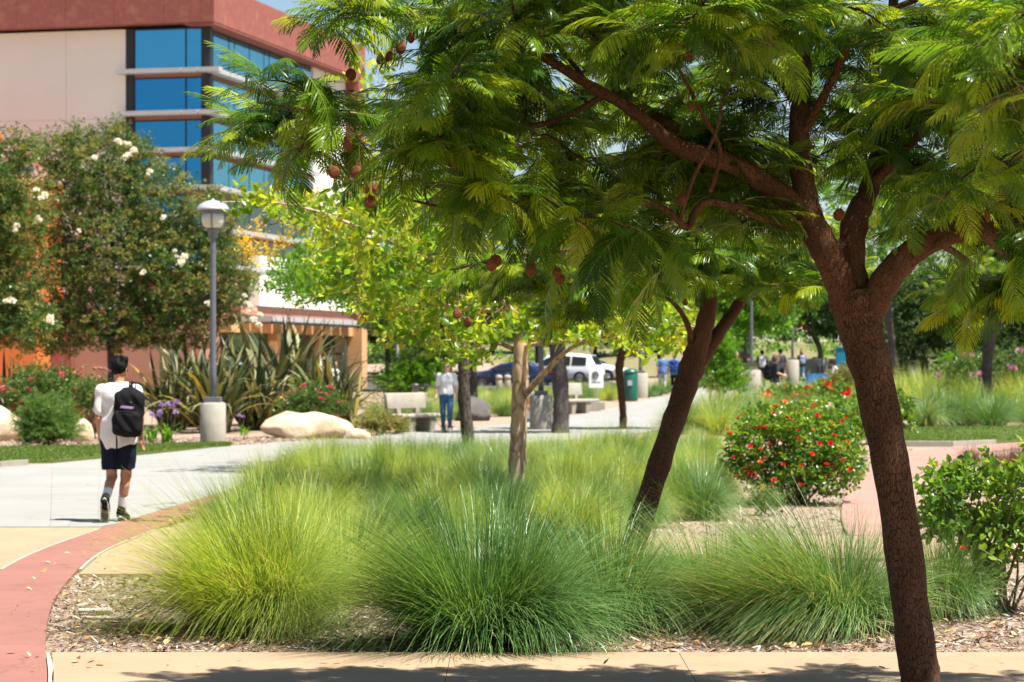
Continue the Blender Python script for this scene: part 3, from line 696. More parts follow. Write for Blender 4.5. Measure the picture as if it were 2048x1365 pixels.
# ------------------------------------------------------------------ ornamental grasses
def clump_mesh(name, seed, n=4200, mat=None, height=1.0, width=0.0042, lean=(0.0, 0.0), segs=6, spread=1.0, upright=0.0):
    rs = np.random.RandomState(seed)
    a = rs.uniform(0, 2*np.pi, n); u = rs.uniform(0, 1, n)
    r0 = 0.24*np.sqrt(rs.uniform(0, 1, n)); out = np.clip(0.08+1.12*u**(0.8+upright)+rs.normal(0, .10, n), 0.0, 1.35)*spread
    L = height*(0.62+0.52*rs.uniform(0, 1, n))*(1.04-0.10*out); tilt0 = 0.03+0.66*out+rs.normal(0,.05,n); bend = (0.25+1.95*out**1.3)*rs.uniform(0.55, 1.4, n); curl = rs.normal(0, .45, n)
    az = a+rs.normal(0, 0.25, n)
    x = r0*np.cos(a); y = r0*np.sin(a); z = np.zeros(n)
    f1, f2, f3 = rs.uniform(0, 6.28, 3); a = a+.35*np.sin(3*a+f1)+.15*np.sin(7*a+f2); L = L*(1+.14*np.sin(2*a+f3)+.09*np.sin(5*a+f1)); bend = bend*(1+.25*np.sin(3*a+f2)); az = a+rs.normal(0, .28, n)
    V = np.zeros((n, segs+1, 2, 3)); tint = np.zeros((n, segs+1, 2))
    base_t = np.clip(rs.normal(0.42, 0.27, n), 0, 0.92); dead = rs.uniform(0, 1, n) < 0.10; base_t[dead] = 1.0; tilt0[dead] += .35
    wv = width*rs.uniform(0.7, 1.3, n); flat = rs.uniform(-0.6, 0.6, n)
    for k in range(segs+1):
        t = k/segs; th = tilt0+bend*t**1.4; az = az+curl/segs*t
        sx = -np.sin(az+flat); sy = np.cos(az+flat); w = wv*(1-0.85*t**1.5)*0.5
        V[:,k,0] = np.stack([x-sx*w, y-sy*w, z], 1); V[:,k,1] = np.stack([x+sx*w, y+sy*w, z+w*0.5], 1)
        tint[:,k,:] = np.clip(base_t+0.16*(t-0.5), 0, 1)[:,None]
        s = L/segs
        x = x+np.sin(th)*np.cos(az)*s+lean[0]*s*t*1.2; y = y+np.sin(th)*np.sin(az)*s+lean[1]*s*t*1.2; z = np.maximum(z+np.cos(th)*s, 0.012+0.03*rs.uniform(0,1,n))
    V = V.reshape(-1, 3); i0 = (np.arange(n)*(segs+1)*2)[:,None]+(np.arange(segs)*2)[None,:]; i0 = i0.ravel()
    Q = np.stack([i0, i0+1, i0+3, i0+2], 1)
    me = mesh_from(name, V, Q, mat or M['deer'], True)
    at_ = me.attributes.new('tint', 'FLOAT', 'POINT'); at_.data.foreach_set('value', tint.astype(np.float32).ravel()); return me

def inpoly(p, poly):
    x, y = p; c = False; j = len(poly)-1
    for i in range(len(poly)):
        xi, yi = poly[i]; xj, yj = poly[j]
        if (yi > y) != (yj > y) and x < (xj-xi)*(y-yi)/(yj-yi)+xi: c = not c
        j = i
    return c
def poly_samples(poly, n, r, mind=0):
    xs = [p[0] for p in poly]; ys_ = [p[1] for p in poly]; out = []; tries = 0
    while len(out) < n and tries < n*60:
        tries += 1; p = (r.uniform(min(xs), max(xs)), r.uniform(min(ys_), max(ys_)))
        if inpoly(p, poly) and all((p[0]-q[0])**2+(p[1]-q[1])**2 > mind*mind for q in out): out.append(p)
    return out

# ------------------------------------------------------------------ trees
M['bark_j'] = bark_mat('jacaranda_bark', (0.068,0.031,0.015), (0.118,0.057,0.029), (0.022,0.010,0.005), 74, 0.006, 0.36, 0.9, 0.085)
M['bark_limb'] = bark_mat('jacaranda_limb_bark', (0.082,0.036,0.018), (0.135,0.063,0.031), (0.038,0.017,0.009), 80, 0.005, 0.42, 0.8, 0.07)
M['bark_pale'] = bark_mat('pale_bark', (0.50,0.36,0.25), (0.40,0.27,0.18), (0.22,0.14,0.09), 7, 0.004, 0.5, 0.5)
M['bark_dark'] = bark_mat('dark_bark', (0.075,0.058,0.048), (0.11,0.085,0.07), (0.02,0.015,0.012), 26, 0.012, 0.22)
M['bark_grey'] = bark_mat('grey_bark', (0.085,0.07,0.065), (0.12,0.10,0.09), (0.03,0.025,0.022), 26, 0.010, 0.25)
def limbs_obj(name, paths, mat, parent, seed=0, n=10, wob=0.0):
    """paths: lists of (x, y, z, radius) in world space -> one object per path, in the parent's frame"""
    out = []; o = parent.location
    for k, path in enumerate(paths):
        sp = smooth_path(path, 6); r = random.Random(seed+k); b = MB()
        rad = []
        for i, q in enumerate(sp): rad.append(max(0.002, q[3]*(1+0.05*math.sin(i*1.7+k)+r.uniform(-.03, .03))))
        b.tube([(q[0]-o.x, q[1]-o.y, q[2]-o.z) for q in sp], rad, n, 0, wob, r)
        out.append(b.obj(name if not isinstance(name, list) else name[k], mat, parent, True))
    return out
def path_points(paths): return [np.array(q) for path in paths for q in smooth_path(path, 5)]
def twigs_to(tips, paths, rng, r0=0.009, sag=0.12, links=None):
    """thin twigs from the nearest limb to each tip; later tips may hang on earlier twigs"""
    anchors = [q[:3] for q in path_points(paths)]; A = np.array(anchors); out = []
    order = sorted(range(len(tips)), key=lambda i: np.min(((A-np.array(tips[i]))**2).sum(1)))
    pool = A
    dirs = {}
    for i in order:
        t = np.array(tips[i]); d = ((pool-t)**2).sum(1)+np.where(pool[:,2] > t[2]+0.25, 0.12, 0); a = pool[np.argmin(d)]
        L = np.linalg.norm(t-a); m1 = a+(t-a)*0.33+np.array([rng.uniform(-1,1), rng.uniform(-1,1), rng.uniform(0,1.2)])*sag*L; m2 = a+(t-a)*0.7+np.array([rng.uniform(-1,1), rng.uniform(-1,1), rng.uniform(0,1)])*sag*L*0.7
        rr = r0*(0.6+0.5*min(1.5, L)); path = [(*a, rr), (*m1, rr*0.85), (*m2, rr*0.65), (*t, rr*0.4)]
        out.append(path); pool = np.concatenate([pool, m1[None], m2[None]]); dv = Vector(t-m2); dirs[i] = dv.normalized() if dv.length > 1e-4 else Vector((0,0,1))
    return out, dirs
def twig_part(name, paths, mat, parent, n=5, per=3):
    b = MB(); o = parent.location
    for path in paths:
        sp = smooth_path(path, per); b.tube([(q[0]-o.x, q[1]-o.y, q[2]-o.z) for q in sp], [q[3] for q in sp], n)
    ob = b.obj(name, mat, parent, True); ob['kind'] = 'stuff'; return ob
def frond_items(tips, dirs, origin, rng, per=(6, 9), size=(0.32, 0.46), droop=0.0):
    it = []
    for i, t in enumerate(tips):
        d = dirs.get(i, Vector((0,0,1))); yaw0 = math.atan2(d.y, d.x); k = rng.randint(*per)
        for j in range(k):
            yaw = yaw0+rng.uniform(-2.4, 2.4); pitch = rng.uniform(-0.35, 0.65)-0.25*abs(yaw-yaw0)/2.4-droop
            back = rng.uniform(0, 0.16); p = Vector(t)-d*back-origin
            it.append((tuple(p), (rng.uniform(-.45, .45), -pitch, yaw), rng.uniform(*size), rng.randrange(5)))
    return it
POD = None
def pod_mesh():
    f = Field((-.05,-.03,-.05), (.05,.03,.05), 0.005); f.ell((0,0,0), (.031,.010,.034), 0); f.cap((0,0,.036), (0,0,.046), .004, .004, .004)
    return f.mesh('seed_pod', M['pod'])
PODM = pod_mesh()
def P4(px, py, d, wpx): p = at(px, py, d); return (p.x, p.y, p.z, wpx*0.5*d/F)
def hang_pods(parent, pods, rng):
    for px, py, d in pods:
        p = at(px, py, d); s = rng.uniform(0.7, 0.95)
        o = obj('seed_pod', PODM, parent, p-parent.location, (rng.uniform(-.25,.25), rng.uniform(-.3,.3), rng.uniform(-1,1)), s)
        b = MB().tube([(0,0,.044), (.008,.004,.08), (0.004,0,.13)], 0.0018, 4); b.obj('stalk', M['stem'], o)

# ---- A: the near jacaranda whose trunk leans through the right of the picture
rA = random.Random(101); dA = 11.3
base = on_ground(1853, dA)
tA = thing('jacaranda_tree', 'near jacaranda with thick leaning brown trunk and feathery crown filling the top', 'tree', base)
g = base.z-0.03
trunkA = [(base.x, base.y, g, 0.115), P4(1842,1365,dA,82), P4(1829,1275,dA,78), P4(1793,1000,dA,74), P4(1752,780,dA,80), P4(1724,670,dA,88), P4(1712,612,dA,84), P4(1706,580,dA,60)]
LA = [
 [P4(1738,740,dA,50), P4(1706,650,dA,66), P4(1672,545,dA,62), P4(1640,480,dA,60), P4(1617,425,dA,54), P4(1603,340,11.35,46), P4(1598,250,11.45,40), P4(1606,140,11.6,34), P4(1590,-40,11.7,26), P4(1560,-250,11.8,18)],
 [P4(1622,430,dA,46), P4(1545,378,11.25,44), P4(1480,335,11.2,42), P4(1400,308,11.15,38), P4(1350,290,11.1,34), P4(1300,250,11.05,26), P4(1240,205,11.0,24), P4(1180,172,10.95,22), P4(1110,128,10.9,18), P4(1050,98,10.85,14), P4(985,74,10.8,11), P4(900,45,10.75,8), P4(820,32,10.7,7), P4(715,30,10.6,5)],
 [P4(1368,296,11.15,26), P4(1335,252,11.2,22), P4(1285,215,11.3,20), P4(1230,175,11.35,18), P4(1255,125,11.45,16), P4(1325,82,11.5,13), P4(1390,10,11.6,10), P4(1420,-120,11.6,8)],
 [P4(1618,438,dA,24), P4(1580,452,11.25,22), P4(1520,432,11.2,19), P4(1462,412,11.15,18), P4(1415,404,11.1,16), P4(1390,424,11.08,15), P4(1374,455,11.05,15), P4(1338,424,11.0,13), P4(1295,405,10.95,11), P4(1262,430,10.9,9), P4(1180,452,10.8,8), P4(1100,446,10.75,7), P4(1000,428,10.7,7), P4(900,418,10.6,6), P4(800,395,10.5,5)],
 [P4(1735,730,11.32,44), P4(1714,620,11.34,66), P4(1702,520,11.4,58), P4(1712,440,11.5,52), P4(1738,380,11.6,40), P4(1758,300,11.75,32), P4(1770,180,11.9,26), P4(1785,30,12.0,20), P4(1800,-200,12.0,14)],
 [P4(1742,745,dA,48), P4(1732,650,dA,66), P4(1765,572,11.28,62), P4(1815,512,11.25,54), P4(1880,476,11.2,48), P4(1950,460,11.15,44), P4(2060,455,11.1,40), P4(2200,420,11.0,30), P4(2380,350,10.9,20), P4(2520,260,10.8,10)],
 [P4(1745,370,11.6,20), P4(1810,300,11.5,17), P4(1880,230,11.4,14), P4(1960,130,11.3,12), P4(2050,60,11.2,8)],
 [P4(1605,270,11.4,20), P4(1660,170,11.3,17), P4(1720,60,11.2,14), P4(1830,0,11.1,12), P4(1960,-40,11.0,8)],
 [P4(1210,190,11.0,14), P4(1100,245,10.9,12), P4(950,262,10.8,10), P4(780,255,10.7,8), P4(640,226,10.6,6), P4(515,205,10.55,4)],
 [P4(1180,175,10.95,10), P4(1140,120,11.2,9), P4(1080,50,11.3,8), P4(1000,0,11.4,6), P4(900,-60,11.4,5)],
 [P4(1602,210,11.5,18), P4(1480,80,11.4,15), P4(1330,20,11.3,13), P4(1180,32,11.2,11), P4(1040,60,11.1,8), P4(930,100,11.0,5)],
 [P4(1420,385,11.1,10), P4(1440,300,11.0,9), P4(1400,220,10.9,8), P4(1350,120,10.8,6)],
 [P4(1360,440,11.05,9), P4(1385,360,10.7,8), P4(1430,270,10.6,7), P4(1445,200,10.6,5)],
 [P4(2060,455,11.1,24), P4(2120,330,10.2,20), P4(2080,200,9.2,14), P4(2030,90,8.5,9)],
 [P4(1870,480,11.2,16), P4(1950,545,11.9,12), P4(1900,620,12.4,8)],
 [P4(1950,460,11.15,16), P4(2060,560,11.8,12), P4(2050,630,12.4,7)],
 [P4(640,226,10.6,5), P4(600,300,10.5,4), P4(560,350,10.45,3)],
]
limbs_obj('trunk', [trunkA], M['bark_j'], tA, 1, 18, 0.045)
limbs_obj('limb', LA, M['bark_limb'], tA, 11, 12, 0.035)
tipsA = []
def tips_in(poly, n, d0, d1, rng, mind=0, into=None):
    out = [tuple(at(x, y, rng.uniform(d0, d1))) for x, y in poly_samples(poly, n, rng, mind)]
    if into is not None: into.extend(out)
    return out
tips_in([(470,240),(500,140),(560,110),(650,170),(740,260),(760,320),(700,330),(640,340),(560,330),(500,300)], 13, 10.2, 11.2, rA, 36, tipsA)
tips_in([(620,50),(700,-30),(900,-30),(960,90),(880,130),(800,50),(700,80)], 13, 10.2, 11.3, rA, 36, tipsA)
tips_in([(790,270),(880,150),(1000,-20),(1640,-20),(1640,330),(1560,430),(1480,480),(1330,500),(1200,500),(1080,440),(940,420),(840,350)], 120, 10.95, 12.4, rA, 16, tipsA)
tips_in([(790,270),(880,150),(1000,-20),(1640,-20),(1600,120),(1200,120),(1000,200),(900,330),(1150,430),(1480,470),(1330,500),(1080,440),(940,420),(840,350)], 62, 9.5, 10.9, rA, 20, tipsA)
tips_in([(1640,-20),(2100,-20),(2100,470),(1980,500),(1880,470),(1800,400),(1700,330)], 44, 11.2, 12.4, rA, 16, tipsA)
tips_in([(1700,-20),(2100,-20),(2100,470),(1980,500),(1880,470),(1850,300),(1700,150)], 26, 9.6, 11.1, rA, 20, tipsA)
tips_in([(1880,560),(1960,540),(2070,560),(2070,620),(1950,620)], 12, 11.8, 12.9, rA, 20, tipsA)
tips_in([(1940,20),(2120,-20),(2120,280),(2010,260),(1960,150)], 20, 7.8, 9.0, rA, 16, tipsA)
shade = []
tips_in([(2110,-200),(2650,-50),(2650,350),(2300,480),(2110,480)], 42, 9.2, 12.3, rA, 30, shade)
tips_in([(800,-60),(1100,-500),(1700,-720),(2300,-500),(2500,-60)], 80, 9.0, 12.1, rA, 20, shade)
tw, dirs = twigs_to(tipsA+shade, LA, rA, 0.008)
twig_part('twig', tw, M['bark_j'], tA)
itA = frond_items(tipsA, {i: d for i, d in dirs.items() if i < len(tipsA)}, base, rA, (9, 13), (0.22, 0.38))
itS = frond_items(shade, {i-len(tipsA): d for i, d in dirs.items() if i >= len(tipsA)}, base, rA, (8, 11), (0.28, 0.42))
# sprays that hang face-on below and in front of the crown in the photograph
hang = poly_samples([(760,320),(860,330),(1010,390),(1180,430),(1330,450),(1420,460),(1440,500),(1300,540),(1150,520),(1000,450),(860,420),(780,370)], 38, rA, 18)
hang += poly_samples([(860,200),(1100,280),(1300,330),(1300,420),(1000,360),(820,300)], 24, rA, 22)+poly_samples([(470,150),(560,100),(700,220),(800,240),(700,300),(500,270)], 9, rA, 36)
hang += poly_samples([(1800,400),(1990,430),(2060,440),(2060,540),(1900,520)], 14, rA, 18)+poly_samples([(1640,150),(2050,100),(2050,380),(1800,380),(1680,280)], 22, rA, 24)
for px, py in hang:
    d = rA.uniform(9.9, 10.8)+(0.5 if px > 1600 else 0); yaw = rA.choice([-1.57, -1.57, -0.9, -2.3, 0.1, 3.0])+rA.uniform(-.5,.5)
    itA.append((tuple(at(px, py, d)-base), (rA.uniform(-.5,.5), rA.uniform(0.15,1.15), yaw), rA.uniform(.24,.38), rA.randrange(5)))
def clear_of_limbs(t):
    """the crown opens in front of the main limbs, so leave those gaps free"""
    p = Vector(t[0])+base; yaw, pitch = t[1][2], -t[1][1]; m_ = p+Vector((math.cos(yaw)*math.cos(pitch), math.sin(yaw)*math.cos(pitch), math.sin(pitch)))*t[2]*.5
    if m_.y > 11.15: return True
    qx, qy = CX+m_.x*F/m_.y, HY+(H-m_.z)*F/m_.y
    for line, rad in (([(1620,430),(1480,335),(1350,290),(1240,205),(1110,128)], 62), ([(1600,450),(1462,412),(1374,450),(1295,410)], 46), ([(1620,440),(1602,300),(1600,190)], 48), ([(1740,600),(1820,510),(1960,462)], 46)):
        for (ax, ay), (bx_, by_) in zip(line[:-1], line[1:]):
            u = max(0, min(1, ((qx-ax)*(bx_-ax)+(qy-ay)*(by_-ay))/((bx_-ax)**2+(by_-ay)**2)))
            if math.hypot(qx-ax-u*(bx_-ax), qy-ay-u*(by_-ay)) < rad: return False
    return True
itA = [t for t in itA if clear_of_limbs(t)]
place_all('frond', tA, FRONDS, itA+itS, 300, 'foliage', key=lambda t: (t[0][1] + (50 if (t[0][2] > 3.9 or t[0][0] > 2.9) else 0)))
hang_pods(tA, [(802,96,10.5),(822,76,10.55),(760,119,10.5),(778,113,10.5),(702,149,10.4),(656,186,10.4),(695,289,10.3),(1001,117,10.4),(732,375,10.2),(752,378,10.2),(740,404,10.2),(1382,213,10.2),(1376,108,10.2),(903,322,10.1),(992,522,10.2),(983,530,10.2),(1062,541,10.2),(1114,546,10.3),(1120,560,10.3),(712,345,10.3),(668,345,10.3),(1420,90,10.3),(1678,430,11.0),(1975,432,10.5),(1362,400,10.3),(705,18,10.5),(2024,578,11.0),(1908,268,10.4),(935,645,13.0),(915,628,13.0)], rA)

# ---- B: the second jacaranda, leaning the other way
rB = random.Random(202); dB = 18.7; bB = on_ground(1240, dB)
tB = thing('jacaranda_tree', 'jacaranda with slim trunk leaning to the right out of the grass, forked at head height', 'tree', bB)
trunkB = [(bB.x, bB.y, bB.z-0.03, 0.10), P4(1266,1095,dB,50), P4(1318,930,dB,46), P4(1362,800,dB,46), P4(1386,728,dB,52), P4(1396,690,dB,40), P4(1400,665,dB,26)]
LB = [[P4(1362,800,dB,30), P4(1386,735,dB,42), P4(1402,675,18.65,40), P4(1416,615,18.6,36), P4(1414,550,18.6,32), P4(1402,470,18.7,28), P4(1395,380,18.8,22), P4(1380,250,18.9,14)],
      [P4(1365,795,dB,24), P4(1396,728,dB,34), P4(1438,665,18.8,28), P4(1470,620,18.9,24), P4(1505,555,19.0,19), P4(1545,470,19.1,14), P4(1600,360,19.2,8)],
      [P4(1382,700,dB,14), P4(1377,655,18.5,12), P4(1352,612,18.3,9), P4(1310,588,18.1,6), P4(1200,560,17.9,4)],
      [P4(1412,590,18.6,16), P4(1300,520,18.3,13), P4(1150,500,18.2,9), P4(1000,520,18.1,6), P4(900,540,18.0,4)],
      [P4(1500,560,19,12), P4(1600,540,18.7,9), P4(1690,560,18.5,5)]]
limbs_obj('trunk', [trunkB], M['bark_j'], tB, 3, 14, 0.04); limbs_obj('limb', LB, M['bark_limb'], tB, 31, 9, 0.03)
tipsB = []
tips_in([(900,540),(1000,520),(1200,540),(1380,470),(1620,470),(1700,540),(1680,600),(1580,600),(1480,570),(1300,570),(1150,600),(1000,590)], 120, 17.1, 20.3, rB, 12, tipsB)
tips_in([(1100,100),(1700,100),(1800,400),(1650,480),(1400,450),(1100,450)], 70, 17, 20.5, rB, 20, tipsB)
tips_in([(1100,590),(1180,590),(1200,640),(1110,650)], 8, 18, 19, rB, 10, tipsB)
tw, dirs = twigs_to(tipsB, LB, rB, 0.008); twig_part('twig', tw, M['bark_j'], tB)
place_all('frond', tB, FRONDS, frond_items(tipsB, dirs, bB, rB, (9, 12), (0.24, 0.40)), 140, 'foliage')
hang_pods(tB, [(1610,655,17.6),(1600,650,17.6),(1370,605,17.8),(1240,470,17.5),(1258,478,17.5)], rB)

# ---- C: pale-barked tree with rounded yellow-green leaves
def sprig_items(tips, origin, rng, nsrc, scale=(0.8, 1.2), up=0.2):
    return [(tuple(Vector(t)-origin), (rng.uniform(-3,3), rng.uniform(-0.9, 0.5)-up, rng.uniform(-3.14, 3.14)), rng.uniform(*scale), rng.randrange(nsrc)) for t in tips]
rC = random.Random(303); dC = 26.0; bC = on_ground(1028, dC)
tC = thing('pale_bark_tree', 'slender tree with pale smooth bark and rounded yellow-green leaves in the grass', 'tree', bC)
trunkC = [(bC.x, bC.y, bC.z-0.03, 0.10), P4(1033,960,dC,35), P4(1037,860,dC,33), P4(1040,760,dC,31), P4(1042,690,dC,29), P4(1044,630,dC,25), P4(1050,560,dC,20), P4(1040,470,dC,16), P4(1030,360,dC,10)]
LC = [[P4(1044,700,dC,12), P4(1062,690,25.9,9), P4(1120,684,25.7,8), P4(1190,679,25.5,7), P4(1250,660,25.4,6), P4(1330,650,25.3,5), P4(1395,655,25.2,3)],
      [P4(1044,800,dC,11), P4(1072,765,25.7,13), P4(1130,705,25.3,10), P4(1180,680,25.1,8), P4(1240,675,25.0,5)],
      [P4(1040,705,dC,10), P4(1000,688,26.1,8), P4(950,680,26.2,6), P4(860,684,26.3,5), P4(760,690,26.4,3)],
      [P4(1045,640,dC,16), P4(965,578,25.6,13), P4(860,520,25.3,10), P4(750,470,25.1,8), P4(640,425,25.0,6), P4(540,405,24.9,4), P4(440,405,24.9,3)],
      [P4(1045,620,dC,12), P4(950,620,26.5,9), P4(820,600,26.6,7), P4(700,590,26.6,5), P4(620,560,26.5,3)],
      [P4(1046,610,dC,12), P4(1130,560,26.3,9), P4(1240,600,26.5,6), P4(1340,620,26.4,4)],
      [P4(960,580,25.6,8), P4(900,470,25.8,6), P4(860,400,25.9,4)]]
limbs_obj('trunk', [trunkC], M['bark_pale'], tC, 5, 12, 0.03); limbs_obj('limb', LC, M['bark_pale'], tC, 51, 7, 0.03)
tipsC = []
tips_in([(500,405),(640,395),(720,380),(880,395),(970,470),(1000,600),(1010,690),(930,735),(860,700),(780,690),(730,650),(700,600),(600,555),(650,480),(560,430)], 620, 24.2, 27.8, rC, 3, tipsC)
tips_in([(1000,600),(1180,625),(1390,615),(1405,690),(1330,710),(1200,685),(1050,675)], 270, 24.4, 27.4, rC, 3, tipsC)
tips_in([(430,405),(520,395),(520,440),(470,430)], 8, 24.7, 25.1, rC, 8, tipsC)
tips_in([(700,100),(1300,100),(1350,450),(1000,480),(720,380)], 260, 24.2, 27.8, rC, 6, tipsC)
tw, _ = twigs_to(tipsC[::2], LC, rC, 0.005, 0.10); twig_part('twig', tw, M['bark_pale'], tC, 4, 2)
place_all('leaf_sprig', tC, OVALS, sprig_items(tipsC, bC, rC, 3), 300, 'foliage')

# ---- D: golden rain tree, dark furrowed trunk, bright green crown with yellow panicles
rD = random.Random(404); dD = 38.0; bD = on_ground(940, dD)
tD = thing('golden_rain_tree', 'dark twisted trunk and bright green crown with yellow blossom sprays at its edge', 'tree', bD)
trunkD = [(bD.x, bD.y, bD.z-0.03, 0.13), P4(937,890,dD,28), P4(929,800,dD,25), P4(928,720,dD,23), P4(932,650,dD,21), P4(925,570,dD,18), P4(915,480,dD,13)]
LD = [[P4(930,660,dD,14), P4(850,600,37.6,11), P4(760,570,37.3,8), P4(650,540,37.0,6), P4(570,530,36.8,4)],
      [P4(927,600,dD,12), P4(840,510,37.8,9), P4(740,460,37.8,7), P4(620,430,37.6,5), P4(540,450,37.4,3)],
      [P4(922,560,dD,10), P4(960,480,38.4,8), P4(1010,400,38.8,5)]]
limbs_obj('trunk', [trunkD], M['bark_dark'], tD, 7, 12, 0.09); limbs_obj('limb', LD, M['bark_dark'], tD, 71, 7)
tipsD = []
tips_in([(555,540),(610,490),(700,420),(900,380),(960,480),(950,600),(850,630),(740,615),(650,600),(575,590)], 760, 35.6, 40.2, rD, 2, tipsD)
tips_in([(520,575),(600,520),(720,560),(740,612),(600,612)], 160, 35.8, 38.5, rD, 2, tipsD)
tw, _ = twigs_to(tipsD[::4], LD, rD, 0.006, 0.1); twig_part('twig', tw, M['bark_dark'], tD, 4, 2)
place_all('leaf_sprig', tD, BRIGHTS, sprig_items(tipsD, bD, rD, 2), 60, 'foliage')
for px, py in ((522,480),(505,500),(540,505),(520,525),(548,525),(490,515),(560,490),(590,415),(570,405),(610,432),(640,420),(600,445),(555,430),(580,460)):
    p = at(px, py+12, rD.uniform(36, 37.2)); pn_ = obj('blossom_panicle', PANI[rD.randrange(2)].data, tD, p-bD, (rD.uniform(-.5,.5), rD.uniform(-.6,.1), rD.uniform(0,6)), rD.uniform(.7, .95)); pn_['kind'] = 'stuff'

# ---- crowns made of lobes
def lobed_tips(lobes, d, n, rng, shell=0.55, depth=None, ragged=0.12):
    """lobes: (px, py, rx, ry) in photo pixels at distance d"""
    w = [l[2]*l[3] for l in lobes]; out = []
    for _ in range(n):
        px, py, rx, ry = rng.choices(lobes, w)[0]; v = rnd_dir(rng)*(shell+(1-shell)*rng.random())**1.0*(rng.uniform(0.82, 1.10) if rng.random() > ragged else rng.uniform(1.05, 1.28)); dz = (depth or (rx+ry)/2*d/F)
        dd = d+v.y*dz; c = at(px, py, d); out.append((c.x+v.x*rx*d/F, dd, c.z+v.z*ry*d/F))
    return out
def lobed_tree(name, label, px, d, trunk, limbs, lobes, n, sources, bark, seed, keep=0, scale=(0.8, 1.2), extra=None, depth=None, fill=0.35, part='leaf_sprig', group=None):
    r = random.Random(seed); b = on_ground(px, d); t = thing(name, label, 'tree', b, group=group)
    tr = [(b.x, b.y, b.z-0.03, trunk[0][2]*0.5*d/F*1.15)]+[P4(x, y, d, w) for x, y, w in trunk]
    limbs_obj('trunk', [tr], bark, t, seed, 9, 0.04)
    LL = [[P4(x, y, d+o, w) for x, y, w, o in L] for L in limbs]
    if LL: limbs_obj('limb', LL, bark, t, seed+1, 6)
    tips = lobed_tips(lobes, d, int(n*(1-fill)), r, 0.7, depth)+lobed_tips(lobes, d, int(n*fill), r, 0.15, depth)
    tw, _ = twigs_to(tips[::9], LL+[tr[-3:]], r, 0.012, 0.08); twig_part('twig', tw, bark, t, 4, 2)
    place_all(part, t, sources, sprig_items(tips, b, r, len(sources), scale), keep, 'foliage')
    if extra: extra(t, b, r)
    return t
def deco(lobes, d, srcs, n, name, part_name, depth=None, keep=60, scale=(0.7, 1.25), shell=0.95, zmin=-1):
    def f(t, b, r):
        tips = lobed_tips(lobes, d, n, r, shell, depth); it = [(tuple(Vector(p)-b), (r.uniform(-.5,.5), r.uniform(-.5,.5), r.uniform(0,6)), r.uniform(*scale), r.randrange(len(srcs))) for p in tips]
        place_all(name, t, srcs, it, keep, part_name)
    return f
def clusters(cl, d):
    def f(t, b, r):
        for px, py, rad, n in cl:
            for k in range(n*2):
                p = at(px+r.gauss(0, rad*.6), py+r.gauss(0, rad*.6), d+r.uniform(-.3,.3)); obj('white_blossom', WPUFF[r.randrange(2)].data, t, p-b, (r.uniform(-.5,.5), r.uniform(-.5,.5), r.uniform(0,6)), r.uniform(.35,.75))
    return f
def both(*fs):
    def f(t, b, r):
        for q in fs: q(t, b, r)
    return f
LG = [(200,350,95,72),(160,285,34,30),(225,270,30,24),(310,400,80,78),(270,300,40,30),(110,310,45,40),(140,420,80,85),(240,500,140,95),(360,560,110,95),(445,560,62,85),(420,450,55,70),(130,560,75,75),(215,640,130,65),(345,655,110,50),(110,665,75,50)]
lobed_tree('crape_myrtle', 'large crape myrtle with white blossoms and tan seed heads behind the lamp post', 225, 62, [(224,800,17),(222,720,15),(218,640,14)],
    [[(220,690,11,0),(160,600,8,-.4),(130,480,6,-.5),(120,400,4,-.4)], [(221,680,11,0),(280,580,8,.3),(340,470,6,.2),(370,400,4,0)], [(219,640,12,0),(225,520,9,.2),(220,400,6,0),(215,320,4,0)], [(222,690,9,0),(330,640,7,-.5),(430,580,5,-.6)]],
    LG, 4800, MYRT, M['bark_grey'], 500, 0, extra=both(deco(LG, 62, SEEDH, 1500, 'seed_head', 'seed_heads', keep=0, shell=0.92, scale=(.7,1.5)), clusters([(262,300,16,4),(238,282,8,1),(190,315,6,1),(330,430,8,1),(365,520,10,2),(500,610,14,3),(515,640,10,2),(90,650,10,1),(350,510,8,1),(155,465,6,1),(300,350,8,1),(420,600,8,1),(285,545,6,1)], 59.6)))
LG2 = [(20,430,75,110),(-40,400,80,120),(15,560,70,80),(35,650,75,55),(-40,600,90,90),(40,300,45,35)]
lobed_tree('crape_myrtle', 'crape myrtle cut off by the left edge of the picture, against the orange wall', -30, 57, [(-30,800,17),(-28,720,15),(-20,640,13)], [[(-26,690,10,0),(10,560,8,0),(20,420,5,0)], [(-26,680,9,0),(30,640,6,0),(60,600,4,0)]], LG2, 2300, MYRT, M['bark_grey'], 520, 0,
    extra=both(deco(LG2, 57, SEEDH, 650, 'seed_head', 'seed_heads', keep=0, shell=0.92, scale=(.7,1.5)), clusters([(78,385,10,2),(75,432,8,1),(30,460,8,1),(20,600,8,1),(95,645,10,1)], 55)))
# ---- trees across the walk
lobed_tree('walkway_jacaranda', 'dark grey straight trunk between the two benches, feathery dark crown', 1120, 57, [(1122,800,33),(1116,720,33),(1112,660,36),(1108,600,28)], [[(1110,640,18,0),(1060,560,12,.5),(1020,500,7,.6)], [(1112,640,20,0),(1150,570,13,-.5),(1190,500,8,-.6)]],
    [(1080,560,110,80),(1170,540,110,90),(1110,620,60,45),(1120,450,140,80)], 650, FRONDS, M['bark_grey'], 540, 0, (0.4, 0.55), part='frond')
lobed_tree('walkway_tree', 'crooked reddish-brown trunk in front of the green bin', 1246, 60, [(1246,830,15),(1243,790,15),(1238,740,17),(1244,705,18),(1250,670,14)], [[(1246,690,9,0),(1200,650,6,.3),(1160,620,4,.4)], [(1248,690,9,0),(1300,650,6,-.3),(1350,630,4,-.2)]],
    [(1240,600,110,50),(1330,620,80,45),(1170,610,70,45)], 700, DARKS, M['bark_j'], 550, 0, (0.7, 1.1))
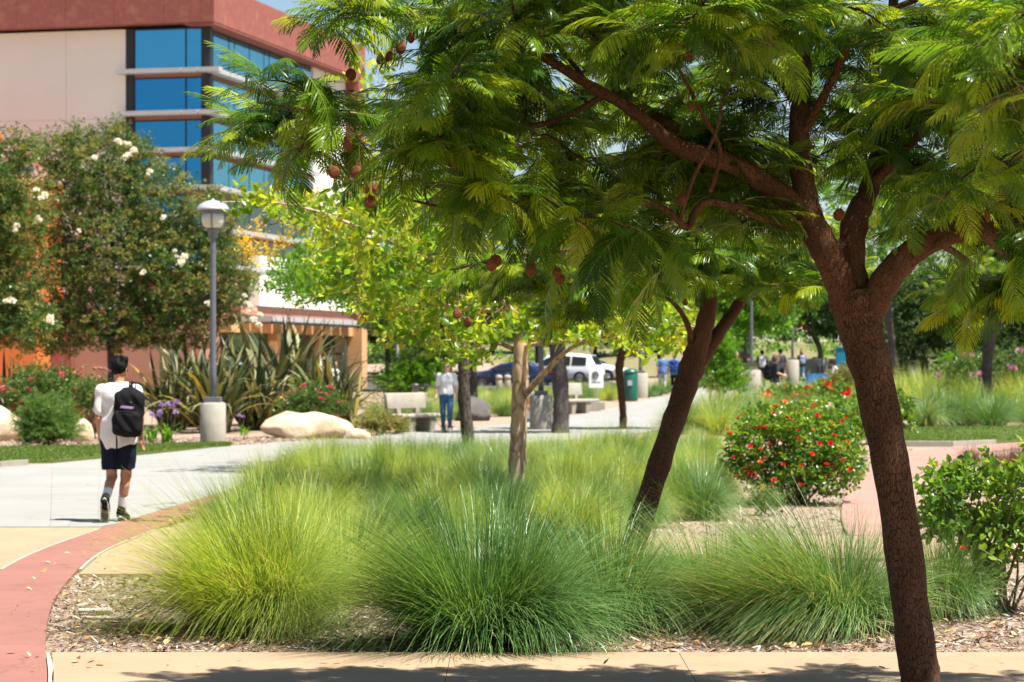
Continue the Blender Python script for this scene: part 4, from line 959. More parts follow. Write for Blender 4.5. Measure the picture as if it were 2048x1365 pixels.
lobed_tree('walkway_tree', 'dark slim trunk just right of the woman in jeans', 946, 72, [(946,790,20),(944,730,19),(946,680,17)], [[(945,700,10,0),(900,640,7,0),(860,600,4,0)], [(946,700,10,0),(990,650,7,0),(1010,610,4,0)]],
    [(900,610,80,55),(990,600,80,60),(850,640,60,45),(780,640,60,35)], 700, DARKS, M['bark_dark'], 560, 0, (0.8, 1.2))
lobed_tree('walkway_tree', 'grey-brown trunk behind the head of the woman in jeans', 897, 84, [(898,770,15),(896,720,15),(896,670,13)], [[(896,700,8,0),(860,650,5,0),(820,640,4,0)]],
    [(860,640,90,45),(800,650,70,35),(920,630,70,40)], 600, DARKS, M['bark_grey'], 570, 0, (0.8, 1.2))
lobed_tree('sapling', 'small pale green sapling with slim stem beside the far walk', 1440, 66, [(1441,830,5),(1440,790,5),(1440,740,4)], [[(1440,770,3,0),(1425,740,2,0)], [(1440,760,3,0),(1460,730,2,0)]],
    [(1440,755,48,38),(1425,715,30,40),(1455,700,25,30),(1440,670,22,28),(1475,765,25,22)], 800, BRIGHTS, M['bark_grey'], 580, 0, (0.7, 1.0), depth=0.6)
lobed_tree('grey_trunk_tree', 'smooth grey trunk rising from the dark grasses beyond the right-hand lawn', 1976, 70, [(1975,800,24),(1974,740,22),(1978,690,24),(1985,650,20)], [[(1980,680,12,0),(1930,620,8,0),(1890,590,5,0)], [(1984,670,12,0),(2040,600,8,0),(2080,570,5,0)]],
    [(1930,590,90,45),(2050,580,90,55),(1990,560,120,50)], 500, FRONDS, M['bark_grey'], 590, 0, (0.4, 0.55), part='frond')
# ---- far trees closing the view
far = [(1760,88,'tall green tree behind the fork of the thick leaning trunk', (1790,800), [(1700,430,120,110),(1820,400,120,120),(1760,520,110,70),(1640,500,80,70),(1900,480,90,90)], BRIGHT_BIG),
       (2040,110,'tall green tree behind the right-hand limb of the near jacaranda', (2030,780), [(1980,430,110,110),(2080,470,90,110),(2000,540,100,60)], DARKS),
       (1480,118,'leafy tree beside the plaza lamp with a grey trunk', (1490,770), [(1470,640,70,50),(1520,620,80,60),(1440,600,70,60)], BRIGHT_BIG),
       (1600,138,'broad dark tree shading the far plaza above the woman in pale jeans', (1640,760), [(1600,630,110,60),(1680,620,90,65),(1560,600,80,60)], DARKS),
       (1720,150,'dark tree directly behind the thick leaning trunk, beyond the plaza', (1745,755), [(1740,610,100,80),(1800,640,70,70)], DARKS),
       (1830,98,'dense dark evergreen behind the pale grasses right of the thick trunk', (1850,790), [(1830,640,90,80),(1800,700,60,50),(1880,690,70,60),(1870,600,90,60)], DARKS),
       (1960,100,'dense dark evergreen behind the grey trunk on the right', (1945,790), [(1950,630,90,80),(1990,700,70,60),(1930,710,60,50)], DARKS),
       (2060,96,'dense dark evergreen at the right edge of the picture', (2070,790), [(2060,640,90,90),(2050,710,80,70),(2120,650,80,90)], DARKS),
       (1320,150,'dark tree behind the concrete lamp base and the green bin', (1320,745), [(1310,660,70,50),(1360,640,70,60),(1280,640,60,50)], DARKS),
       (1180,185,'pale green tree on the hillside above the white car', (1190,720), [(1180,620,90,45),(1240,630,70,40)], BRIGHT_BIG),
       (980,195,'green tree on the hillside above the dark blue car', (985,715), [(980,610,90,50),(1050,620,70,45)], BRIGHT_BIG),
       (890,158,'round dark tree on the hill foot behind the woman in jeans', (890,735), [(880,655,60,36),(930,640,50,40),(840,660,45,30)], DARKS),
       (1070,165,'round green tree on the hill foot above the navy car roof', (1075,730), [(1070,650,60,34),(1020,640,50,36)], BRIGHT_BIG),
       (770,160,'dark tree just right of the ochre pillar', (775,735), [(770,650,50,40),(735,640,40,40),(810,665,40,26)], DARKS),
       (830,190,'dark tree on the hillside to the right of the building', (830,715), [(820,620,90,55),(760,600,70,60)], DARKS)]
for px, d, lab, tr, lobes, src in far:
    lobed_tree('far_tree', lab, tr[0], d, [(tr[0], tr[1]-20, 0.36*F/d), (tr[0]-3, tr[1]-70, 0.30*F/d), (px, lobes[0][1]+10, 0.22*F/d)], [], lobes, 640, src, M['bark_grey'], 600+px, 0, (1.4*d/120, 2.2*d/120), group='trees closing the view')

# ---- scrub that covers the hillside as one mass
rH = random.Random(909); P_, R_, S_, I_ = [], [], [], []
for c in range(150):
    y = rH.uniform(176, 300); x = rH.uniform(-.06, .26)*y; w = rH.uniform(1.0, 2.6); k0 = rH.randrange(2)*2
    for k in range(16):
        v = rnd_dir(rH, 0, 1)*rH.uniform(.4, 1); px_, py_ = x+v.x*w, y+v.y*w
        P_.append((px_, py_, gz(px_, py_)+.1+v.z*w*.8)); R_.append((rH.uniform(-3,3), rH.uniform(-1,.4), rH.uniform(-3,3))); S_.append(rH.uniform(1.8, 3.2)); I_.append(k0+rH.randrange(2))
tag(scatter('scrub', None, DARKS+BRIGHT_BIG, P_, R_, S_, I_), 'dark scrub dotted over the hillside beyond the parked cars', 'scrub', None, 'stuff')
# ------------------------------------------------------------------ ornamental grasses in the beds
CL = [source('grass_clump', clump_mesh('grass_clump', 1, 2600, M['deer'], 1.0, .007)), source('grass_clump', clump_mesh('grass_clump', 2, 2600, M['deer'], 1.0, .007, lean=(-.25,-.05))),
      source('grass_clump', clump_mesh('grass_clump', 3, 2600, M['deer_y'], 1.0, .007)), source('grass_clump', clump_mesh('grass_clump', 4, 2600, M['deer_y'], 1.0, .007, lean=(-.15,0)))]
CF = [source('grass_clump', clump_mesh('grass_clump', 5, 900, M['deer'], 1.0, 0.012, segs=4)), source('grass_clump', clump_mesh('grass_clump', 6, 900, M['deer_y'], 1.0, 0.012, segs=4))]
HERO = [clump_mesh('grass_clump', 11, 6000, M['deer_y'], 1.0, 0.0052, lean=(-.32,-.02)), clump_mesh('grass_clump', 12, 6500, M['deer'], 1.0, 0.0052, lean=(-.10,-.02)), clump_mesh('grass_clump', 13, 6000, M['deer'], 1.0, 0.0052, lean=(-.52,-.02))]
def grass(px, py, h, me, rot, label, sc=(1,1)):
    p = gp(px, py); o = obj('grass_clump', me, None, p, (0,0,0), (h*sc[0], h*sc[0], h*sc[1])); tag(o, label, 'grass', 'front grass clumps'); return o
front = [(510,1262,0.92,HERO[0],(1.24,1.0),'broad pale yellow-green grass clump nearest the red path'),
         (965,1292,0.92,HERO[1],(1.32,1.0),'widest deep green grass clump, front centre, blades drooping to the pavement'),
         (1215,1255,0.74,CL[0].data,(1.35,1.0),'smaller green grass clump just left of the leaning slim trunk foot'),
         (1630,1265,0.86,HERO[2],(1.30,.95),'big green grass clump directly left of the thick leaning trunk'),
         (1890,1238,0.56,CL[0].data,(.9,1.15),'small upright grass clump directly right of the thick trunk'),
         (1420,1225,0.70,CL[1].data,(1.25,1),'shaded dark grass clump at the foot of the slim leaning trunk'),
         (690,1205,0.74,CL[2].data,(1.1,1),'grass clump filling the gap between the pale clump and the widest clump'),
         (830,1165,0.68,CL[1].data,(1,1),'dark-tipped grass clump behind the widest clump on its left'),
         (1100,1165,0.58,CL[0].data,(1,1),'grass clump in front of the pale-barked trunk'),
         (470,1170,0.60,CL[3].data,(1,1),'pale grass clump behind the one nearest the red path'),
         (1530,1205,0.58,CL[0].data,(1.1,1),'grass clump behind the big one, below the red rose bush')]
for px, py, h, me, sc, lab in front: grass(px, py, h, me, 0, lab, sc)
def field(name, poly, n, mind, srcs, h, seed, w=None):
    """grass clumps that run together into one mass"""
    r = random.Random(seed); P = []; R = []; S = []; I = []; pts = []; tries = 0
    xs_ = [p[0] for p in poly]; ys_ = [p[1] for p in poly]
    gpoly = [tuple(gp(*p))[:2] for p in poly]; X = [p[0] for p in gpoly]; Y = [p[1] for p in gpoly]
    while len(pts) < n and tries < n*80:
        tries += 1; p = (r.uniform(min(X), max(X)), r.uniform(min(Y), max(Y)))
        if inpoly(p, gpoly) and all((p[0]-q[0])**2+(p[1]-q[1])**2 > mind**2 for q in pts): pts.append(p)
    for p in pts:
        P.append((p[0], p[1], gz(*p))); R.append((0, 0, r.uniform(0, 6.28) if w is None else r.uniform(-.5,.5))); S.append(r.uniform(*h)); I.append(r.choices(range(len(srcs)), w)[0] if w else r.randrange(len(srcs)))
    return scatter(name, None, srcs, P, R, S, I)
def mass(name, label, *a, **k):
    o = field(name, *a, **k); tag(o, label, 'grass', None, 'stuff'); return o
mass('ornamental_grass', 'soft mass of bright green ornamental grass filling the middle of the bed', [(430,1095),(480,1035),(560,985),(640,955),(860,945),(1060,940),(1250,935),(1390,945),(1445,985),(1400,1040),(1290,1060),(1200,1110),(1080,1075),(960,1090),(640,1140)], 125, 0.72, CL, (0.45, 0.70), 5)
mass('ornamental_grass', 'shorter grass along the far side of the bed beside the walk', [(570,962),(700,935),(870,926),(1050,918),(1240,905),(1330,892),(1440,890),(1400,940),(1060,945),(640,958)], 75, 0.85, CF, (0.34, 0.55), 6)
mass('ornamental_grass', 'green grass behind the rose bushes along the far walk', [(1330,872),(1420,850),(1530,822),(1660,806),(1740,802),(1740,840),(1600,850),(1460,872)], 70, 0.8, CF, (0.75, 1.0), 7)
mass('ornamental_grass', 'pale green grasses behind the benches and the woman in jeans', [(745,842),(860,828),(990,812),(1120,800),(1230,790),(1230,800),(1130,815),(1000,835),(760,858)], 70, 0.8, CF, (0.5, 0.82), 8)
mass('ornamental_grass', 'grasses in front of the parked cars', [(860,800),(1240,785),(1240,778),(860,785)], 50, 1.1, CF, (0.3, 0.48), 9)
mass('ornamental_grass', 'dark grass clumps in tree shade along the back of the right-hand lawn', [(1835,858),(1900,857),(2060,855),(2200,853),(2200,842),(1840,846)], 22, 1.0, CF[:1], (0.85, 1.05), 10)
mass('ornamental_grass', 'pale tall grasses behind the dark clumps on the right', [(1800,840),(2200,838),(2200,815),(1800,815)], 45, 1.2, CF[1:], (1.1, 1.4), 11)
mass('ornamental_grass', 'grass beneath the lamp base and bin beyond the walk', [(1210,802),(1300,790),(1400,772),(1400,776),(1300,797)], 14, 1.0, CF, (0.6, 0.8), 12)
RG = source('bronze_grass', clump_mesh('bronze_grass', 21, 700, M['red_grass'], 1.0, 0.012, segs=4, spread=.8))
for px, py, h, lab in ((1940,932,.38,'small bronze grass tuft beside the right-hand red path'), (2015,945,.45,'wider bronze grass tuft at the right edge above the rose bush'), (1985,948,.36,'bronze grass tuft between two others right of the red path'), (2044,935,.45,'bronze grass tuft cut by the right edge')):
    tag(obj('bronze_grass', RG.data, None, gp(px, py), (0,0,px*1.3), h), lab, 'grass', 'bronze grass tufts')

# ------------------------------------------------------------------ mulch chips, litter, lawn blades
def chips(name, label, poly, n, seed, L=(0.015, 0.07), mats=None):
    r = np.random.RandomState(seed); gpoly = [tuple(gp(*p))[:2] for p in poly]; X = [p[0] for p in gpoly]; Y = [p[1] for p in gpoly]; pts = []
    while len(pts) < n:
        p = (r.uniform(min(X), max(X)), r.uniform(min(Y), max(Y)))
        if inpoly(p, gpoly): pts.append(p)
    pts = np.array(pts); a = r.uniform(0, 2*np.pi, n); l = r.uniform(*L, n)*r.uniform(.4,1,n); w = l*r.uniform(.08,.35,n); z = np.array([gz(*p) for p in pts])+r.uniform(0.004,0.03,n); tl = r.normal(0,.25,n); t2 = r.normal(0,.3,n)
    d = np.stack([np.cos(a)*np.cos(tl), np.sin(a)*np.cos(tl), np.sin(tl)],1); s = np.stack([-np.sin(a), np.cos(a), t2],1)
    c = np.concatenate([pts, z[:,None]],1)
    V = np.stack([c-d*l[:,None]/2-s*w[:,None]/2, c+d*l[:,None]/2-s*w[:,None]*.35, c+d*l[:,None]/2+s*w[:,None]*.35, c-d*l[:,None]/2+s*w[:,None]/2],1).reshape(-1,3)
    Q = np.arange(4*n).reshape(-1,4); me = mesh_from(name, V, Q, mats, False, r.choice(len(mats), n, p=[.38,.30,.21,.11]))
    return tag(obj(name, me), label, 'mulch', None, 'stuff')
CM = [surf('chip_brown', (0.19,0.11,0.065), (0.13,0.075,0.045), 0.9, 30), surf('chip_dark', (0.085,0.048,0.032), (0.055,0.033,0.022), 0.9, 30), surf('chip_grey', (0.33,0.27,0.22), (0.26,0.21,0.165), 0.9, 30), surf('chip_pale', (0.52,0.45,0.38), (0.43,0.36,0.29), 0.9, 30)]
chips('wood_chips', 'grey and brown wood chip mulch covering the front bed', [(70,1316),(88,1250),(120,1157),(900,1157),(2060,1157),(2060,1316)], 42000, 1, (0.02, 0.085), CM)
chips('wood_chips', 'wood chip mulch around the red rose bush', [(1290,1078),(1380,1010),(1500,960),(1750,905),(1830,900),(1700,1000),(1700,1078)], 9000, 2, (0.02, 0.10), CM)
chips('wood_chips', 'wood chip mulch under the rose bush at the right edge', [(1780,1150),(1830,1000),(1880,930),(2060,905),(2060,1150)], 11000, 3, (0.02, 0.10), CM)
chips('wood_chips', 'mulch behind the left lawn around the boulders', [(-40,930),(-40,880),(200,880),(480,876),(760,868),(780,884),(480,892),(0,899)], 9000, 4, (0.03, 0.14), CM)
LM = [surf('dry_leaf', (0.42,0.20,0.07), (0.30,0.13,0.05), 0.7, 20), surf('dry_leaf_pale', (0.60,0.38,0.18), (0.48,0.28,0.12), 0.7, 20)]
def litter(name, label, poly, n, seed, z0=0.012):
    r = random.Random(seed); V = []; Q = []; mi = []; gpoly = [tuple(gp(*p))[:2] for p in poly]; X = [p[0] for p in gpoly]; Y = [p[1] for p in gpoly]; k = 0
    while k < n:
        p = (r.uniform(min(X), max(X)), r.uniform(min(Y), max(Y)))
        if not inpoly(p, gpoly): continue
        k += 1; q0 = len(Q); a = r.uniform(0, 6.28); L = r.uniform(.02,.07)
        leaf_quad(V, Q, Vector((p[0], p[1], gz(*p)+z0+r.uniform(0,.02))), Vector((math.cos(a), math.sin(a), r.uniform(-.1,.35))), Vector((r.uniform(-.4,.4), r.uniform(-.4,.4), 1)), L, L*r.uniform(.4,.75), r.uniform(-.6,.8), r.uniform(-.4,.5)); mi += [r.randrange(2)]*(len(Q)-q0)
    return tag(obj(name, mesh_from(name, V, np.array(Q), LM, True, mi)), label, 'leaves', None, 'stuff')
litter('leaf_litter', 'dry brown fallen leaves on the front mulch', [(100,1312),(140,1200),(300,1240),(700,1285),(1300,1255),(1780,1270),(2060,1215),(2060,1312)], 420, 5)
litter('leaf_litter', 'bits of dry leaf on the tan and red paving', [(5,1360),(5,1170),(150,1100),(400,1000),(300,1100),(110,1240),(100,1330),(2040,1330),(2040,1360)], 60, 6, 0.04)
M['lawn_blade'] = leaf_mat('lawn_blade', [(0.085,0.15,0.02), (0.12,0.18,0.03)], .3, .5, tboost=1.4)
def short_grass(name, label, pairs, n, seed, h=0.05):
    r = np.random.RandomState(seed); k = len(pairs)-1; V = []; 
    i = r.randint(0, k, n); u = r.uniform(0,1,n); v = r.uniform(0,1,n); V = np.zeros((n,3,3)); A = np.array([[tuple(a), tuple(b)] for a, b in pairs])
    p = (A[i,0]*(1-u)[:,None]+A[i+1,0]*u[:,None])*(1-v)[:,None]+(A[i,1]*(1-u)[:,None]+A[i+1,1]*u[:,None])*v[:,None]; p[:,2] = np.array([gz(*q[:2]) for q in p])+.05
    a = r.uniform(0,6.28,n); w = 0.012; s = np.stack([np.cos(a), np.sin(a), 0*a],1)*w; tip = p+np.stack([r.normal(0,.02,n), r.normal(0,.02,n), h*r.uniform(.5,1.2,n)],1)
    V[:,0] = p-s; V[:,1] = p+s; V[:,2] = tip; me = mesh_from(name, V.reshape(-1,3), np.arange(3*n).reshape(-1,3), M['lawn_blade'], False); return tag(obj(name, me), label, 'grass', None, 'stuff')
short_grass('lawn_grass', 'mown grass of the strip of lawn behind the walking man', lawn_l, 26000, 3)
short_grass('lawn_grass', 'mown grass of the lawn to the right of the thick trunk', lawn_r, 26000, 4)
# pale wood pieces lying on the mulch by the red path
for px, py, L, W, rz, lab in ((190,1230,.23,.07,.1,'pale flat splinter of wood lying on the mulch, the rounder of two'), (215,1246,.34,.03,-.05,'long thin pale wood lath lying on the mulch')):
    p = gp(px, py); f = Field((-.3,-.15,-.05), (.3,.15,.05), .009); f.rbox((0,0,0), (L/2, W/2, .012), .01, 0); f.ell((L*.3,.01,0), (L*.2, W*.6, .014), .02)
    tag(obj('wood_piece', f.mesh('wood_piece', M['pale']), None, p+Vector((0,0,.03)), (0.03,0.02,rz)), lab, 'wood')

# ------------------------------------------------------------------ rose bushes and shrubs
def bush(name, label, cat, px, py, lobes, d, n, srcs, canes, blooms, seed, keep=0, scale=(.8,1.2), depth=None, group=None, bare=0.0, shell=.5):
    r = random.Random(seed); b = on_ground(px, d); t = thing(name, label, cat, b, group=group)
    tips = lobed_tips(lobes, d, n, r, shell, depth); tips = [p for p in tips if p[2] > gz(p[0], p[1])+0.05]
    cp = []
    for k in range(canes):
        q = tips[r.randrange(len(tips))]; a = (b.x+r.uniform(-.16,.16), b.y+r.uniform(-.16,.16), b.z-.02); m_ = ((a[0]*.6+q[0]*.4)+r.uniform(-.06,.06), (a[1]*.6+q[1]*.4), a[2]+(q[2]-a[2])*.55)
        cp.append([(*a, .011), (*m_, .008), (*q, .004)])
    for path in cp[:14]: limbs_obj('cane', [path], M['stem'], t, seed, 5)
    if len(cp) > 14: twig_part('twig', cp[14:], M['stem'], t, 4, 3)
    place_all('leaf_sprig', t, srcs, sprig_items(tips, b, r, len(srcs), scale), keep, 'foliage')
    for src, k, sc, sh, nm in blooms:
        bt = [p for p in lobed_tips(lobes, d, k*3, r, sh, depth) if p[2] > b.z+.25][:k]
        bt = sorted(bt, key=lambda p: p[1]); 
        place_all(nm, t, [src], [(tuple(Vector(p)-b), (r.uniform(-.2,1.1), r.uniform(-.5,.5), r.uniform(-1,1)), sc*r.uniform(.8,1.2), 0) for p in bt], 60, 'blooms')
    return t
bush('rose_bush', 'large bush of red roses right of the leaning slim trunk', 'shrub', 1590, 1015, [(1505,880,50,55),(1560,850,50,40),(1610,880,70,70),(1680,900,40,60),(1560,950,85,45),(1650,965,50,35),(1480,920,30,40),(1700,940,25,30)], 28.8, 1000, ROSEL, 40, [(RRED, 110, .62, 1.02, 'rose_bloom'), (RORG, 30, .62, 1.02, 'rose_bloom')], 701, 200, (.9,1.4), .55)
bush('rose_bush', 'rose bush with orange and red blooms behind the large red one', 'shrub', 1660, 905, [(1600,850,90,35),(1680,860,60,45),(1530,845,50,25)], 39, 900, ROSEL, 20, [(RRED, 40, .8, 1.0, 'rose_bloom'), (RORG, 44, .8, 1.0, 'rose_bloom')], 702, 0, (1.1,1.7), .6)
bush('rose_bush', 'rose bush with white blooms half hidden by the thick trunk', 'shrub', 1740, 880, [(1690,825,60,30),(1760,840,70,40),(1800,820,25,30)], 50, 700, ROSEL, 16, [(RWHT, 34, 1.7, .98, 'rose_bloom')], 703, 0, (1.4,2.0), .6)
bush('rose_bush', 'red-flowered rose bush in the grass below the blue table', 'shrub', 1620, 850, [(1580,792,60,14),(1660,785,45,18)], 68, 300, ROSEL, 8, [(RRED, 26, 2.0, .98, 'rose_bloom'), (RORG, 8, 1.8, .98, 'rose_bloom')], 704, 0, (1.6,2.2), .6)
bush('rose_bush', 'leggy green rose bush with bare canes at the right edge, almost without flowers', 'shrub', 1985, 1210, [(1900,985,55,65),(1980,970,60,60),(2050,960,50,60),(1930,1060,70,45),(2010,1060,55,60),(1985,1130,55,45),(2070,1060,50,90),(1880,1050,35,40)], 16.4, 430, ROSEL, 44, [(RORG, 3, .8, .9, 'rose_bloom'), (RRED, 1, .7, .9, 'rose_bloom')], 705, 300, (.9,1.4), .45, shell=.35)
bush('yellow_herb', 'small yellow-flowered herb at the front foot of the red rose bush', 'plant', 1530, 1035, [(1530,1005,30,22)], 26.8, 120, FINE, 8, [(PANI[0], 5, .18, .9, 'flower_head')], 706, 0, (.5,.8), .15)
bush('fine_shrub', 'rounded feathery green shrub between two boulders on the left', 'shrub', 95, 895, [(95,845,55,42),(70,865,35,28),(120,865,38,28),(95,818,38,18)], 48.5, 1500, FINE, 12, [], 707, 0, (.9,1.4), .55, shell=.3)
bush('flower_shrub', 'dark green shrub with pink flowers left of the walking man', 'shrub', 90, 870, [(75,775,55,40),(120,780,50,40),(40,790,35,30),(160,800,25,30)], 55, 1000, MYRT, 14, [(PPUFF[0], 30, .8, .99, 'blossom')], 708, 0, (.6,.9), .8)
bush('flower_shrub', 'low shrub with crimson flowers directly beside the walking man', 'shrub', 195, 870, [(185,785,25,22),(170,800,25,25),(210,800,22,25)], 54, 350, MYRT, 10, [(PPUFF[1], 26, 1.1, .99, 'blossom')], 709, 0, (.6,.9), .5)
bush('flower_shrub', 'pink-flowered shrub behind the pale boulder', 'shrub', 625, 862, [(615,805,45,35),(650,815,35,35),(590,830,30,25)], 57, 700, MYRT, 14, [(PPUFF[0], 34, .9, .99, 'blossom')], 710, 0, (.6,.9), .6)
bush('bronze_shrub', 'low bronze-leaved shrub between the boulder and the bench', 'shrub', 760, 868, [(755,848,42,16),(790,852,25,12)], 56, 420, ORNGL, 8, [], 711, 0, (.8,1.2), .5)
bush('lime_shrub', 'lime green shrub to the left of the bench, behind the black path light', 'shrub', 835, 800, [(810,760,35,32),(850,745,40,32),(780,770,25,22)], 84, 700, BRIGHTS, 8, [], 712, 0, (1.1,1.6), .9)
bush('mauve_shrub', 'shrub with mauve flowers behind the grey trunk on the right', 'shrub', 1990, 820, [(1940,750,60,45),(2000,745,50,40),(2040,740,40,40)], 74, 800, MYRT, 10, [(MPUFF[0], 40, 1.0, .98, 'blossom')], 713, 0, (.8,1.2), .8)
bush('lime_shrub', 'yellow-green shrub under the hanging fronds right of the thick trunk', 'shrub', 1925, 800, [(1920,735,35,18)], 80, 300, BRIGHTS, 6, [], 714, 0, (1,1.4), .7)
bush('plaza_shrub', 'feathery tan and green shrub under the teal post', 'shrub', 1680, 810, [(1680,765,28,24),(1700,755,18,22)], 75, 260, ORNGL, 6, [], 715, 0, (1.0,1.6), .5)
# fountain grass with red-brown plumes
fg = thing('fountain_grass', 'fountain grass with red-brown plumes behind the pink-flowered shrub on the left', 'grass', on_ground(165, 58))
obj('blades', RG.data, fg, (0,0,0), (0,0,1), 1.35)
rF = random.Random(77)
for k in range(34):
    a = rF.uniform(0, 6.28); L = rF.uniform(1.2, 1.7); o_ = rF.uniform(.25,.85); pts = [(0,0,.1), (math.cos(a)*o_*.35, math.sin(a)*o_*.35, L*.6), (math.cos(a)*o_*.8, math.sin(a)*o_*.8, L*.92), (math.cos(a)*(o_+.12), math.sin(a)*(o_+.12), L*.9)]
    b = MB().tube(smooth_path(pts, 3), [.004]*7+[.02, .03, .008], 5); b.obj('plume', M['plume'], fg, True)
# agapanthus
def strap_leaf(name, L, W, droop, mat, seed, fold=.35):
    r = random.Random(seed); V = []; Q = []; n = 7; x = z = 0.0; th = 0.10
    for k in range(n+1):
        t = k/n; w = W*.5*(0.55+1.2*t*(1-t)*1.6)*(1 if t < .97 else .05)*(1-t**4*.9)
        V += [(x, -w, z+w*fold), (x, 0, z), (x, w, z+w*fold)]
        th = .12+droop*t*t*1.4; x += math.sin(th)*L/n; z += math.cos(th)*L/n
    for k in range(n): a = 3*k; Q += [(a, a+1, a+4, a+3), (a+1, a+2, a+5, a+4)]
    return mesh_from(name, V, np.array(Q), mat, True)
AGL = [strap_leaf('leaf', .42, .035, d_, M['bright'], i) for i, d_ in enumerate((.8, 1.2, 1.6))]
def agapanthus(px, py, label, nf, seed, s=1.0):
    r = random.Random(seed); t = thing('agapanthus', label, 'plant', gp(px, py))
    for k in range(22): obj('leaf', AGL[r.randrange(3)], t, (r.uniform(-.12,.12)*s, r.uniform(-.1,.1), 0), (0, r.uniform(-.1,.5), r.uniform(0,6.28)), s*r.uniform(.8,1.2))
    for k in range(nf):
        x, y, h = r.uniform(-.3,.3)*s, r.uniform(-.15,.15), r.uniform(.5,.75)*s; st = MB().tube([(x*.4,y*.4,0), (x*.8,y,h*.6), (x,y,h)], .007, 5).obj('flower_stalk', M['stem'], t); obj('flower_head', UPUFF[0].data, st, (x,y,h), (0,0,r.uniform(0,6)), s*r.uniform(.5,.8))
agapanthus(335, 888, 'agapanthus with lilac flower heads just right of the walking man', 7, 1, 1.15)
agapanthus(488, 872, 'small agapanthus tuft right of the lamp base', 2, 2, .7)
agapanthus(300, 886, 'leafy agapanthus beside the backpack of the walking man', 2, 3, 1.0)
agapanthus(895, 868, 'short green tuft behind the feet of the woman in jeans', 0, 4, .8)
# New Zealand flax
FM = [leaf_mat('flax_dark', [(0.022,0.035,0.018), (0.04,0.06,0.025)], .15, .35, tboost=1.2), leaf_mat('flax_olive', [(0.085,0.10,0.035), (0.13,0.14,0.05)], .2, .35, tboost=1.3), leaf_mat('flax_pale', [(0.26,0.25,0.14), (0.34,0.31,0.17)], .2, .4, tboost=1.1), leaf_mat('flax_yellow', [(0.38,0.28,0.05), (0.28,0.22,0.05)], .2, .4, tboost=1.2)]
FLX = [[strap_leaf('leaf', 1.25, .062, dr, m_, i) for dr in (.35, .7, 1.1, 1.5)] for i, m_ in enumerate(FM)]
def flax(px, d, s, n, label, seed, lean=0.0):
    n = int(n*1.9); r = random.Random(seed); t = thing('flax_plant', label, 'plant', on_ground(px, d), group='flax plants')
    for k in range(n):
        u = r.random(); mi = r.choices((0,1,2,3), (.42,.34,.18,.06))[0]
        obj('leaf', FLX[mi][min(3, int(u*4))], t, (r.uniform(-.18,.18)*s, r.uniform(-.18,.18)*s, 0), (r.uniform(-.3,.3), -.04+.75*u**1.1+lean*r.random(), r.uniform(0,6.28)), s*r.uniform(.7,1.15))
flax(345, 60, 1.65, 62, 'dark flax plant directly right of the walking man', 1)
flax(430, 58, 1.75, 62, 'flax plant directly behind the lamp post base', 2)
flax(510, 60, 1.85, 62, 'flax plant right of the lamp post with yellowing leaves', 3)
flax(570, 64, 2.45, 66, 'tallest flax plant, behind, reaching up to the storefront glass', 4)
flax(655, 61, 1.75, 62, 'flax plant behind the pink-flowered shrub and the boulder', 5)
flax(690, 58, 1.25, 44, 'lowest flax plant, with brown-edged leaves, at the right end of the row', 6)
flax(395, 64, 2.1, 50, 'flax plant at the back, against the brown wall left of the lamp post', 7)
flax(15, 57, 1.5, 46, 'flax plant at the left edge of the picture in front of the orange wall', 8)
# boulders
def boulder(px, py, label, lobes, mat, seed, h=.05):
    p = gp(px, py); xs_ = [c[0]-r_[0] for c, r_ in lobes]+[c[0]+r_[0] for c, r_ in lobes]; zs = [c[2]+r_[2] for c, r_ in lobes]
    f = Field((min(xs_)-.15, -1.0, -.25), (max(xs_)+.15, 1.0, max(zs)+.15), h)
    for c, r_ in lobes: f.ell(c, r_, .12)
    rs = np.random.RandomState(seed); K = rs.normal(0, 1, (9, 3))*4.5; ph = rs.uniform(0, 6.28, 9)
    def rough(v, X, Y, Z):
        for k in range(9): v = v+.016*np.sin(K[k,0]*X+K[k,1]*Y+K[k,2]*Z+ph[k])
        return v
    f.carve(rough)
    rr = random.Random(seed*31)
    for k in range(16):
        v = rnd_dir(rr, -.1, .95); e = rr.uniform(.84, .93)*max(v.x*c[0]+v.y*c[1]+v.z*c[2]+math.sqrt((v.x*r_[0])**2+(v.y*r_[1])**2+(v.z*r_[2])**2) for c, r_ in lobes)
        f.cut(tuple(v), (v.x*e, v.y*e, v.z*e))
    return tag(obj('boulder', f.mesh('boulder', mat), None, p), label, 'boulder')
boulder(612, 876, 'long pale sandstone boulder in front of the flax', [((-.45,0,.28),(.6,.5,.33)), ((.25,.1,.26),(.75,.5,.34)), ((.75,-.1,.14),(.45,.4,.2)), ((-.2,-.25,.14),(.45,.35,.2))], M['boulder'], 1)
boulder(715, 880, 'low pale rock at the right end of the long boulder', [((0,0,.08),(.34,.3,.16))], M['boulder'], 2)
boulder(10, 882, 'big sandstone boulder with orange face cut by the left edge', [((-.35,0,.3),(.75,.5,.45)), ((.1,0,.15),(.4,.4,.3))], M['boulder'], 3)
boulder(163, 884, 'pale rounded boulder behind the feathery shrub', [((0,0,.22),(.26,.35,.34)), ((-.1,0,.1),(.3,.3,.2))], M['boulder'], 4, .04)
boulder(948, 842, 'dark rounded boulder behind the woman in jeans', [((0,0,.2),(.52,.5,.5))], M['dark_rock'], 5)
